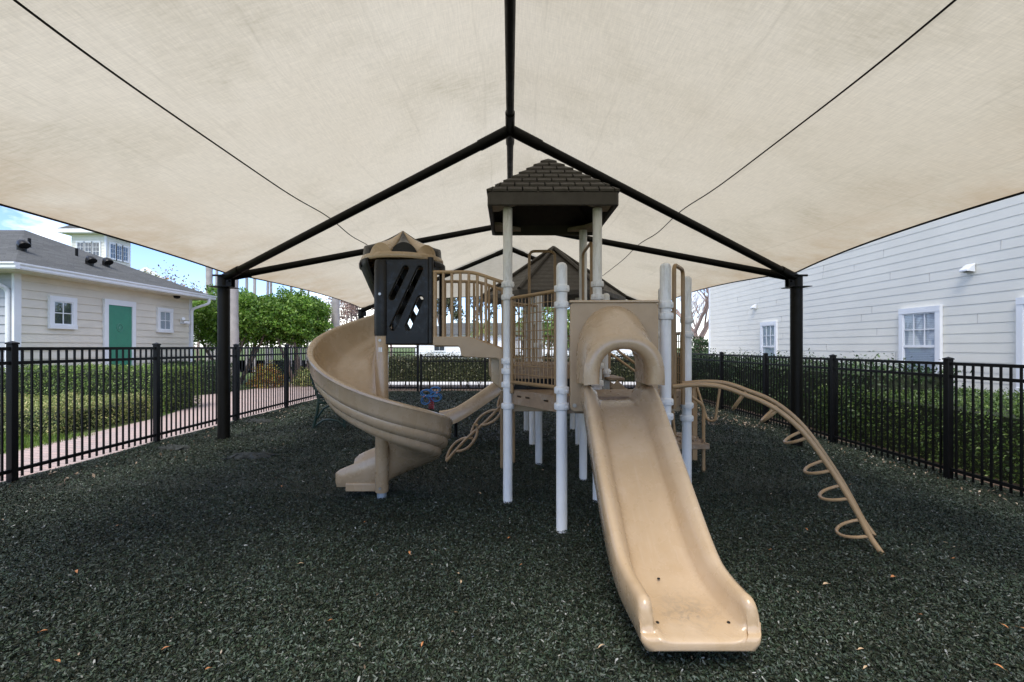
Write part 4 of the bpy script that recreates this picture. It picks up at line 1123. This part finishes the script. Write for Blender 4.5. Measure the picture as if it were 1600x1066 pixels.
for u, v in ((34, 391), (140, 414), (166, 416)):
    p = vent_at(u, v)
    vm = MB().tube([p + Vector((0, 0, -.08)), p + Vector((0, 0, .03)), p + Vector((.01, -.005, .10)), p + Vector((.05, -.03, .14)), p + Vector((.10, -.05, .12)), p + Vector((.13, -.06, .08))], [.085, .085, .09, .095, .10, .10], 14)
    vm.build('roof_vent', M['black'], RFL, smooth=True)
for u, v in ((46, 386), (120, 400)):
    p = vent_at(u, v); MB().tube([p - Vector((0, 0, .1)), p + Vector((0, 0, .2))], .032, 8).build('vent_pipe', M['steel'], RFL, smooth=True)
plL = lambda s, z, d: (XL + .012 + d, s, z)
def yl(u): return -XL * F / (CU - u)
def zl(u, v): return CAMH - (v - CV) / F * yl(u)
# door
d0, d1 = yl(166), yl(203); dz = zl(166, 476)
MB().box2((XL + .014, d0, .0), (XL + .05, d1, dz)).build('door', M['door'], LH, bevel=.003)
dr = LH.children[-1]
df = MB(); 
df.box2((XL + .012, d0 - .12, 0), (XL + .07, d0, dz)); df.box2((XL + .012, d1, 0), (XL + .07, d1 + .12, dz)); df.box2((XL + .012, d0 - .12, dz), (XL + .075, d1 + .12, dz + .14)); df.build('door_frame', M['whitetrim'], dr)
em = Vector((XL + .054, yl(184), zl(184, 512)))
e = MB().tube([em + Vector((0, .085 * math.cos(t), .10 * math.sin(t))) for t in np.linspace(0, 2 * math.pi, 21)[:-1]], .010, 6, True)
e.box(em, (.008, .05, .075)); e.tube([em + Vector((0, -.05, -.03)), em + Vector((0, 0, .06)), em + Vector((0, .05, -.03))], .008, 6)
e.build('door_emblem', simple('green_emblem', (.09, .26, .19), .5), dr)
window(LH, plL, yl(80), yl(110), zl(80, 507), zl(80, 470), None, M, fw=.095, cols=2, rows=2, blind=None)
window(LH, plL, yl(247), yl(264), zl(247, 515), zl(247, 486), None, M, fw=.085, cols=2, rows=2, blind='blind')
p = Vector((XL + .03, yl(283), zl(283, 502)))
MB().box(p, (.04, .12, .16)).tube([p + Vector((.02, .03, -.03)), p + Vector((.12, .16, -.05))], .05, 10).tube([p + Vector((.02, -.03, .03)), p + Vector((.12, -.10, .07))], .05, 10).build('flood_light', M['whitetrim'], LH, smooth=True)
MB().lathe([(.09, 0), (.08, -.06), (.03, -.08)], (XL + .28, yl(262), ZEV - .001), 12).build('soffit_light', M['steel'], LH, smooth=True)
MB().tube(fillet([(XL + ov + .06, YB + .2, ZEV + .03), (XL + ov + .06, YB + .2, ZEV - .12), (XL + .07, YB - .02, ZEV - .32), (XL + .07, YB - .02, .02)], .1), .045, 10).build('downspout', M['whitetrim'], LH, smooth=True)
MB().tube(fillet([(XL - .25, YA - ov - .06, ZEV + .03), (XL - .25, YA - ov - .06, ZEV - .10), (XL - .10, YA - .07, ZEV - .34), (XL - .10, YA - .07, .02)], .1), .045, 10).build('downspout', M['whitetrim'], LH, smooth=True)
# cupola tower behind the house
CT = thing('cupola_tower', 'pale grey tower with white window rows rising behind the left house roof', 'tower', (-25.5, 30, 0))
tw = MB(); cx0, cx1, cy0, cy1 = -28.9, -26.65, 30, 31.95
for a_, b_, o_ in (((cx0, cy0), (cx1, cy0), (0, -1)), ((cx1, cy0), (cx1, cy1), (1, 0))):
    lap_wall(tw, a_, b_, 0, 8.75, .2, o_)
tw.build('wall', M['siding_right'], CT); MB().box2((cx0, cy0 + .01, 0), (cx1 - .01, cy1, 8.7)).build('wall_core', M['siding_right'], CT)
MB().box2((cx0 - .5, cy0 - .5, 8.75), (cx1 + .5, cy1 + .5, 9.0)).build('eave', M['whitetrim'], CT)
zc0, zc1 = 7.3, 8.2
for i in range(3):
    s = cx0 + .40 + i * .52
    window(CT, lambda q, z, d: (q, cy0 - .012 - d, z), s, s + .44, zc0, zc1, None, M, fw=.07, cols=2, rows=3, blind=None)
for i in range(3):
    s = cy0 + .28 + i * .50
    window(CT, lambda q, z, d: (cx1 + .012 + d, q, z), s, s + .40, zc0 - .05, zc1, None, M, fw=.09, cols=2, rows=3, blind=None)
MB().box2((cx1 - .08, cy0 - .02, 0), (cx1 + .025, cy0 + .08, 8.75)).build('corner_board', M['whitetrim'], CT)
cr = MB().add([(cx0 - .5, cy0 - .5, 9), (cx1 + .5, cy0 - .5, 9), (cx1 + .5, cy1 + .5, 9), (cx0 - .5, cy1 + .5, 9), ((cx0 + cx1) / 2, (cy0 + cy1) / 2, 10.2)], [(0, 1, 4), (1, 2, 4), (2, 3, 4), (3, 0, 4)]); cr.build('roof', M['shingle'], CT)
# gabled wing
GW = thing('gabled_wing', 'grey roofed wing with a white gable end behind the left house', 'building', (-21, 26, 0))
gy = 26.0; ga = Vector((-19.2, gy, 3.7)); gpk = px(228, 420, gy); gl = px(212, 433, gy); grr = px(258, 446, gy)
pk = Vector((gpk.x, gy, gpk.z)); lo1 = Vector((pk.x - 1.5, gy, pk.z - .95)); lo2 = Vector((pk.x + 1.5, gy, pk.z - .95))
bk = Vector((-5, 2.5, 0))
MB().add([pk + Vector((0, .02, -.08)), lo1 + Vector((0, .02, -.02)), lo2 + Vector((0, .02, -.02)), Vector((lo2.x, gy + .02, 0)), Vector((lo1.x, gy + .02, 0))], [(0, 1, 4, 3, 2)]).build('gable_wall', M['siding_left'], GW)
g2 = MB(); g2.bar(pk + Vector((0, -.02, 0)), lo1 + Vector((-.15, -.02, -.1)), .08, .18); g2.bar(pk + Vector((0, -.02, 0)), lo2 + Vector((.15, -.02, -.1)), .08, .18); g2.build('rake_board', M['whitetrim'], GW)
MB().add([pk, lo2, lo2 + Vector((-6, 3, 0)), pk + Vector((-6, 3, 0)), lo1, lo1 + Vector((-6, 3, 0))], [(0, 1, 2, 3), (0, 3, 5, 4)]).build('roof', M['shingle'], GW)
# small white buildings in the distance
WB = thing('white_garage', 'small white sided garage beyond the round trees at the back', 'garage', (-10.5, 25, 0))
w = MB(); lap_wall(w, (-10.8, 25), (-9.0, 25), 0, 1.75, .2, (0, -1)); w.build('wall', M['whitetrim'], WB); MB().box2((-10.8, 25.01, 0), (-9.0, 28, 1.74)).build('wall_core', M['whitetrim'], WB)
MB().loft([[(-9.9 + 1.05 * math.cos(t), y, 1.74 + .55 * math.sin(t)) for t in np.linspace(0, math.pi, 9)] for y in (24.8, 28.2)], True, True).build('roof', M['whitetrim'], WB)
FB = thing('white_building', 'long low white building far behind the back fence', 'building', (0, 48, 0))
w = MB(); lap_wall(w, (-10, 48), (14, 48), 0, 2.6, .25, (0, -1)); w.build('wall', M['whitetrim'], FB); MB().box2((-10, 48.01, 0), (14, 54, 2.58)).build('wall_core', M['whitetrim'], FB)
MB().add([(-10.5, 47.5, 2.6), (14.5, 47.5, 2.6), (14.5, 54.5, 2.6), (-10.5, 54.5, 2.6), (-7, 51, 4.0), (11, 51, 4.0)], [(0, 1, 5, 4), (1, 2, 5), (2, 3, 4, 5), (3, 0, 4), (0, 3, 2, 1)]).build('roof', M['shingle'], FB)
for i in range(5):
    s = -8 + i * 4.6
    window(FB, lambda q, z, d: (q, 47.98 - d, z), s, s + 1.1, .9, 2.0, None, M, fw=.1, cols=2, rows=2, blind=None)

# ------------------------------------------------------------------ planting
G_H = 'clipped hedges round the playground'
hedge('hedge', 'tall clipped green hedge between the left house and low hedge', 'hedge', (-13, 9.25, -.03), (-7.0, 10.3, .90), 40000, .036, M['leaf_hedge'], G_H)
hedge('hedge', 'low yellow green variegated hedge beside the paver path', 'hedge', (-10.5, 6.9, -.03), (-6.85, 8.8, .38), 36000, .034, M['leaf_low'], G_H, lumps=.07)
hedge('hedge', 'dark green hedge at the bend of the paver path', 'hedge', (-10.2, 12.9, -.03), (-8.45, 14.0, .86), 8000, .05, M['leaf_dark'], G_H)
hedge('hedge', 'boxy clipped hedge with bright top below the right building windows', 'hedge', (5.45, .5, -.17), (7.6, 8.1, .64), 60000, .034, M['leaf_right'], G_H)
hedge('hedge', 'taller dark shrub hedge behind the right fence beside the canopy column', 'hedge', (5.5, 7.0, -.17), (6.9, 17.5, .98), 30000, .06, M['leaf_dark'], G_H, rough=.09, lumps=.10)
hedge('hedge', 'olive hedge behind the lower back fence', 'hedge', (-5.2, 14.6, .20), (5.6, 15.7, 1.02), 26000, .06, M['leaf_olive'], G_H, rough=.08)
hs = COL.objects.get('hedge.005')
stems = MB()
for i in range(60):
    x = rng.uniform(-5.1, 5.5); stems.tube([(x, 15.1 + rng.normal(0, .2), -.06), (x + rng.normal(0, .08), 15.1, .4)], .014, 5)
stems.build('stems', M['bark'], bpy.data.objects['hedge.005'])
def shrub(name, label, c, r, h, n, size, mat, group=None):
    t = thing(name, label, 'shrub', (c[0], c[1], -.03), group)
    d = rng.normal(size=(n, 3)); d /= np.linalg.norm(d, axis=1)[:, None]; d[:, 2] = np.abs(d[:, 2])
    rad = rng.uniform(.55, 1.05, n)[:, None] * (1 + .18 * np.sin(d[:, :1] * 7) * np.sin(d[:, 1:2] * 6 + 1))
    p = d * rad * np.array([r, r, h]) + np.array([c[0], c[1], 0])
    quads_mesh('foliage', p, size, mat, t, d, .35)
    MB().tube([(c[0], c[1], -.05), (c[0] + .03, c[1], h * .6)], [.03, .012], 6).build('stem', M['bark'], t)
gs = 'garden shrubs beyond the left fence'
for c, r, h, mt, lb in (((-8.1, 15.2), .6, .75, 'leaf_orange', 'orange and yellow leaved garden shrub beside the palm trunk'), ((-7.0, 15.8), .55, .6, 'leaf_low', 'yellow green garden shrub under the round trees'), ((-6.3, 16.8), .6, .7, 'leaf_orange', 'orange leaved garden shrub farther right under the round trees'), ((-8.9, 17.6), .8, .8, 'leaf_dark', 'dark green garden shrub behind the orange shrub'), ((-5.9, 14.9), .5, .65, 'leaf_dark', 'dark green garden shrub near the back corner of the fence')):
    shrub('garden_shrub', lb, c, r, h, 2600, .07, M[mt], gs)

def round_tree(label, c, crowns, trunks, n, mat, size=.10, group=None, name='round_tree'):
    t = thing(name, label, 'tree', (c[0], c[1], -.03), group)
    P = []; Nn = []
    for (dx, dy, z, r, h) in crowns:
        k = int(n * r * r / sum(q[3] ** 2 for q in crowns))
        d = rng.normal(size=(k, 3)); d /= np.linalg.norm(d, axis=1)[:, None]
        lump = 1 + .16 * np.sin(d[:, 0] * 8 + dx * 5) * np.sin(d[:, 1] * 7 + 2) + .12 * np.sin(d[:, 2] * 11 + d[:, 0] * 5)
        rad = (rng.uniform(.30, 1.0, k) ** .38 * lump)[:, None]
        P.append(d * rad * np.array([r, r, h]) + np.array([c[0] + dx, c[1] + dy, z])); Nn.append(d)
    quads_mesh('crown', np.concatenate(P), size, mat, t, np.concatenate(Nn), .4, .55)
    tr = MB()
    for k in range(trunks):
        a_ = k * 2.4; b0 = Vector((c[0] + .15 * math.cos(a_), c[1] + .15 * math.sin(a_), -.05)); q = crowns[k % len(crowns)]
        e_ = Vector((c[0] + q[0] + .5 * q[3] * math.cos(a_), c[1] + q[1] + .5 * q[3] * math.sin(a_), q[2] - .1))
        m_ = (b0 + e_) / 2 + Vector((.22 * math.cos(a_), .22 * math.sin(a_), .1))
        tr.tube(crom([b0, m_, e_], 5), [.065 - .04 * i / 10 for i in range(11)], 7)
        for j in range(5):
            s = m_ + (e_ - m_) * random.random(); tr.tube([s, s + Vector((random.uniform(-.7, .7), random.uniform(-.6, .6), random.uniform(.25, .7)))], [.024, .006], 5)
    tr.build('trunk', M['bark'], t, smooth=True)
    return t
G_T = 'round clipped trees beyond the left fence'
round_tree('round green multi trunk tree behind the left canopy column', (-10.0, 16.6), [(0, 0, 2.45, 1.4, 1.0), (-1.0, .2, 2.3, 1.1, .90), (.95, -.1, 2.34, 1.2, .92)], 6, 30000, M['leaf_tree'], .10, G_T)
round_tree('round green multi trunk tree nearer the spiral slide', (-7.9, 16.9), [(0, 0, 2.44, 1.12, 1.0), (.30, .1, 2.3, .85, .88), (-.7, 0, 2.34, 1.0, .88)], 6, 26000, M['leaf_tree'], .10, G_T)
def palm(label, x, y, r, h, group, crown=True, lean=0):
    t = thing('palm_tree', label, 'palm', (x, y, -.03), group)
    tr = MB(); n = 46; pts = [(x + lean * (k / n) ** 2, y, -.1 + h * k / n) for k in range(n + 1)]
    tr.tube(pts, [r * (1.25 - .35 * min(1, k / n * 4)) * (1 + (.045 if k % 2 else -.02)) for k in range(n + 1)], 14)
    tr.build('trunk', M['trunk'], t, smooth=60)
    cn = MB(); top = Vector(pts[-1])
    for k in range(16):
        a_ = k * 2.399; el = .9 - .09 * k; L = 2.1
        d = Vector((math.cos(a_), math.sin(a_), 0)); prev = []
        for j in range(9):
            s = j / 8; prev.append(top + d * (L * s * math.cos(el * .6)) + Vector((0, 0, L * (math.sin(el) * s - .75 * s * s))))
        sd = d.cross(Vector((0, 0, 1)))
        for j in range(1, 8):
            for q in np.linspace(0, 1, 4)[:-1]:
                p = prev[j] * (1 - q) + prev[j + 1] * q
                for sg in (-1, 1):
                    e_ = p + sd * sg * .55 * (1 - .5 * j / 8) + d * .28 + Vector((0, 0, -.18)); cn.add([p, p + d * .035, e_], [(0, 1, 2)])
    cn.build('crown', M['leaf_palm'] if not crown else M['leaf_hedge'], t)
    return t
G_P = 'palms beyond the left fence'
palm('thick grey palm trunk right beside the left canopy column', (365 - CU) / F * 14.6, 14.6, .155, 9.5, G_P)
palm('grey palm trunk between the round trees and the spiral slide', (524 - CU) / F * 18, 18, .17, 9.5, G_P, lean=.1)
palm('pale grey palm trunk standing just left of the left canopy column', (327 - CU) / F * 23, 23, .17, 10, G_P)
for u, Yv in ((337, 27), (386, 26), (398, 24.5), (417, 28), (424, 30), (455, 31), (470, 33), (480, 36)):
    palm('distant slender palm trunk seen above the round trees', (u - CU) / F * Yv, Yv, .085, 11, G_P, lean=random.uniform(-.4, .4))
def small_palm(x, y, h, label):
    t = thing('fan_palm', label, 'palm', (x, y, -.03), 'small yellow green palms behind the back fence')
    MB().tube([(x, y, -.1), (x, y, h)], [.10, .08], 8).build('trunk', M['bark'], t)
    cn = MB(); top = Vector((x, y, h))
    for k in range(70):
        a_ = rng.uniform(0, 6.28); el = rng.uniform(-.3, 1.3); d = Vector((math.cos(a_) * math.cos(el), math.sin(a_) * math.cos(el), math.sin(el)))
        L = rng.uniform(.7, 1.15); s = d.cross(Vector((.1, .2, 1))).normalized() * .035
        mid = top + d * L * .6 + Vector((0, 0, .05)); e_ = top + d * L + Vector((0, 0, -.28))
        cn.add([top, mid + s, e_, mid - s], [(0, 1, 2, 3)])
    cn.build('crown', M['leaf_palm'], t)
small_palm(-1.35, 21, 1.9, 'small yellow green fan palm seen through the bridge railing')
small_palm(.8, 22, 2.0, 'small yellow green fan palm seen between the tower posts')
def bare_tree(label, x, y, h, r, depth, mat, seed, group, leaf=None, nleaf=0, spread=.55, lsize=.12, stem=.36):
    rr = random.Random(seed); t = thing('bare_tree' if not nleaf else 'sparse_tree', label, 'tree', (x, y, -.03), group); tr = MB(); tips = []
    def br(p, d, L, r0, k):
        n = 4; pts = [p]; dd_ = d.copy()
        for i in range(n):
            dd_ = (dd_ + Vector((rr.uniform(-.14, .14), rr.uniform(-.14, .14), .05))).normalized(); pts.append(pts[-1] + dd_ * L / n)
        tr.tube(pts, [r0 * (1 - .45 * i / n) for i in range(n + 1)], 6 if k > 1 else 4, caps=False)
        if k == 0: tips.append(pts[-1]); return
        for _ in range(rr.choice((2, 3, 3))):
            i = rr.randint(2, n); nd = (dd_ + Vector((rr.uniform(-1, 1), rr.uniform(-1, 1), rr.uniform(-.1, .6))) * spread).normalized()
            br(pts[i], nd, L * rr.uniform(.6, .8), r0 * .55, k - 1)
        tips.append(pts[-1])
    br(Vector((x, y, -.1)), Vector((0, 0, 1)), h * stem, r, depth)
    tr.build('trunk', M[mat], t)
    if nleaf:
        T = np.array([tuple(p) for p in tips]); P = T[rng.integers(0, len(T), nleaf)] + rng.normal(0, .28, (nleaf, 3))
        quads_mesh('crown', P, lsize, M[leaf], t)
    return t
G_B = 'leafless trees behind the playground'
bare_tree('tall bare cypress tree at the far end of the right building', 9.95, 24, 10, .20, 7, 'twig', 3, G_B, spread=.85, stem=.22)
bare_tree('second bare pinkish tree just behind the first at the far building corner', 11.3, 27, 9, .15, 7, 'twig', 11, G_B, spread=.85, stem=.22)
G_S = 'sparse trees beyond the back fence'
for i, (u, Yv, h, lb) in enumerate(((545, 30, 7, 'reddish dry leaved tree right of the palm behind the spiral slide'), (575, 34, 7, 'reddish dry leaved tree behind the far left canopy column'), (610, 36, 8, 'reddish dry leaved tree hidden partly by the black slide enclosure'))):
    bare_tree(lb, (u - CU) / F * Yv, Yv, h, .14, 5, 'twig', 20 + i, G_S, 'leaf_pink', 2200, .7, .16)
for i, (u, Yv, h) in enumerate(((690, 52, 10), (712, 56, 11), (735, 54, 10), (760, 58, 11), (785, 55, 10), (830, 56, 11), (905, 55, 11), (960, 57, 11), (1010, 54, 10), (1050, 50, 11))):
    bare_tree('slim brown tree in the far row behind the white building', (u - CU) / F * Yv, Yv, h, .20, 4, 'bark', 40 + i, 'far row of trees', 'leaf_olive', 700, .5, .35)
for i, (u, Yv, h, lb) in enumerate(((276, 27, 5.6, 'dry ochre leaved tree behind the gabled wing'), (310, 34, 6.0, 'dry ochre leaved tree left of the pale palm trunk'))):
    bare_tree(lb, (u - CU) / F * Yv, Yv, h, .14, 5, 'twig', 70 + i, G_S, 'leaf_pink' if i else 'leaf_orange', 1500, .7, .14)
round_tree('broad dark green tree behind the far tower', (1.9, 24), [(0, 0, 2.6, 1.5, 1.2), (1.2, .3, 2.3, 1.1, 1.0)], 4, 5000, M['leaf_hedge'], .16, None, 'leafy_tree')
round_tree('low green tree behind the end of the right hedge', (9.1, 21.8), [(0, 0, 1.0, .9, .8)], 3, 2500, M['leaf_dark'], .12, None, 'leafy_tree')

# ------------------------------------------------------------------ camera, light, sky
cam = bpy.data.cameras.new('camera'); cam.lens = 16; cam.sensor_width = 36; cam.clip_start = .05; cam.clip_end = 2000
cam.shift_x = 3 / 1600; cam.shift_y = 9 / 1600
co = bpy.data.objects.new('camera', cam); COL.objects.link(co); co.location = (0, 0, CAMH); co.rotation_euler = (R(90), 0, 0); scene.camera = co
EL, AZ = 54, 194      # sun elevation; azimuth clockwise from +Y
sun = bpy.data.lights.new('sun', 'SUN'); sun.energy = 1.5; sun.angle = R(28); sun.color = (1, .945, .83)
so_ = bpy.data.objects.new('sun', sun); COL.objects.link(so_)
dirv = Vector((math.sin(R(AZ)) * math.cos(R(EL)), math.cos(R(AZ)) * math.cos(R(EL)), math.sin(R(EL))))
so_.rotation_euler = dirv.to_track_quat('Z', 'Y').to_euler()
wd = bpy.data.worlds.new('World'); scene.world = wd; wd.use_nodes = True
nt = wd.node_tree; bg = nt.nodes['Background']
sk = nt.nodes.new('ShaderNodeTexSky'); sk.sky_type = 'NISHITA'; sk.sun_disc = False; sk.sun_elevation = R(EL); sk.sun_rotation = R(AZ); sk.air_density = 1.0; sk.dust_density = .25; sk.ozone_density = 1.6
tc = nt.nodes.new('ShaderNodeTexCoord')
sp_ = nt.nodes.new('ShaderNodeSeparateXYZ'); nt.links.new(tc.outputs['Generated'], sp_.inputs[0])
cl = ramp(nt, noise(nt, 2.6, 7, .6, vec=tc.outputs['Generated'], stretch=(1, 1, 2.6)), [(.52, 0), (.68, 1)])
hz = ramp(nt, sp_.outputs[2], [(.0, .55), (.08, .12), (.25, .0), (.5, .4), (1, .5)])
cf = math_(nt, 'MINIMUM', math_(nt, 'ADD', math_(nt, 'MULTIPLY', cl, .85), math_(nt, 'MULTIPLY', hz, .45)), 1.0)
cm = mix(nt, cf, mix(nt, 1, sk.outputs[0], (.58, .68, .95), 'MULTIPLY'), (9.8, 9.6, 8.6)); nt.links.new(cm, bg.inputs[0]); bg.inputs[1].default_value = .12
scene.view_settings.view_transform = 'Standard'; scene.view_settings.look = 'None'; scene.view_settings.gamma = 1; scene.view_settings.exposure = 1.34
cy = scene.cycles; cy.max_bounces = 8; cy.diffuse_bounces = 5; cy.transmission_bounces = 4; cy.transparent_max_bounces = 8; cy.glossy_bounces = 3; cy.caustics_reflective = False; cy.caustics_refractive = False
cy.use_denoising = True; cy.sample_clamp_indirect = 6
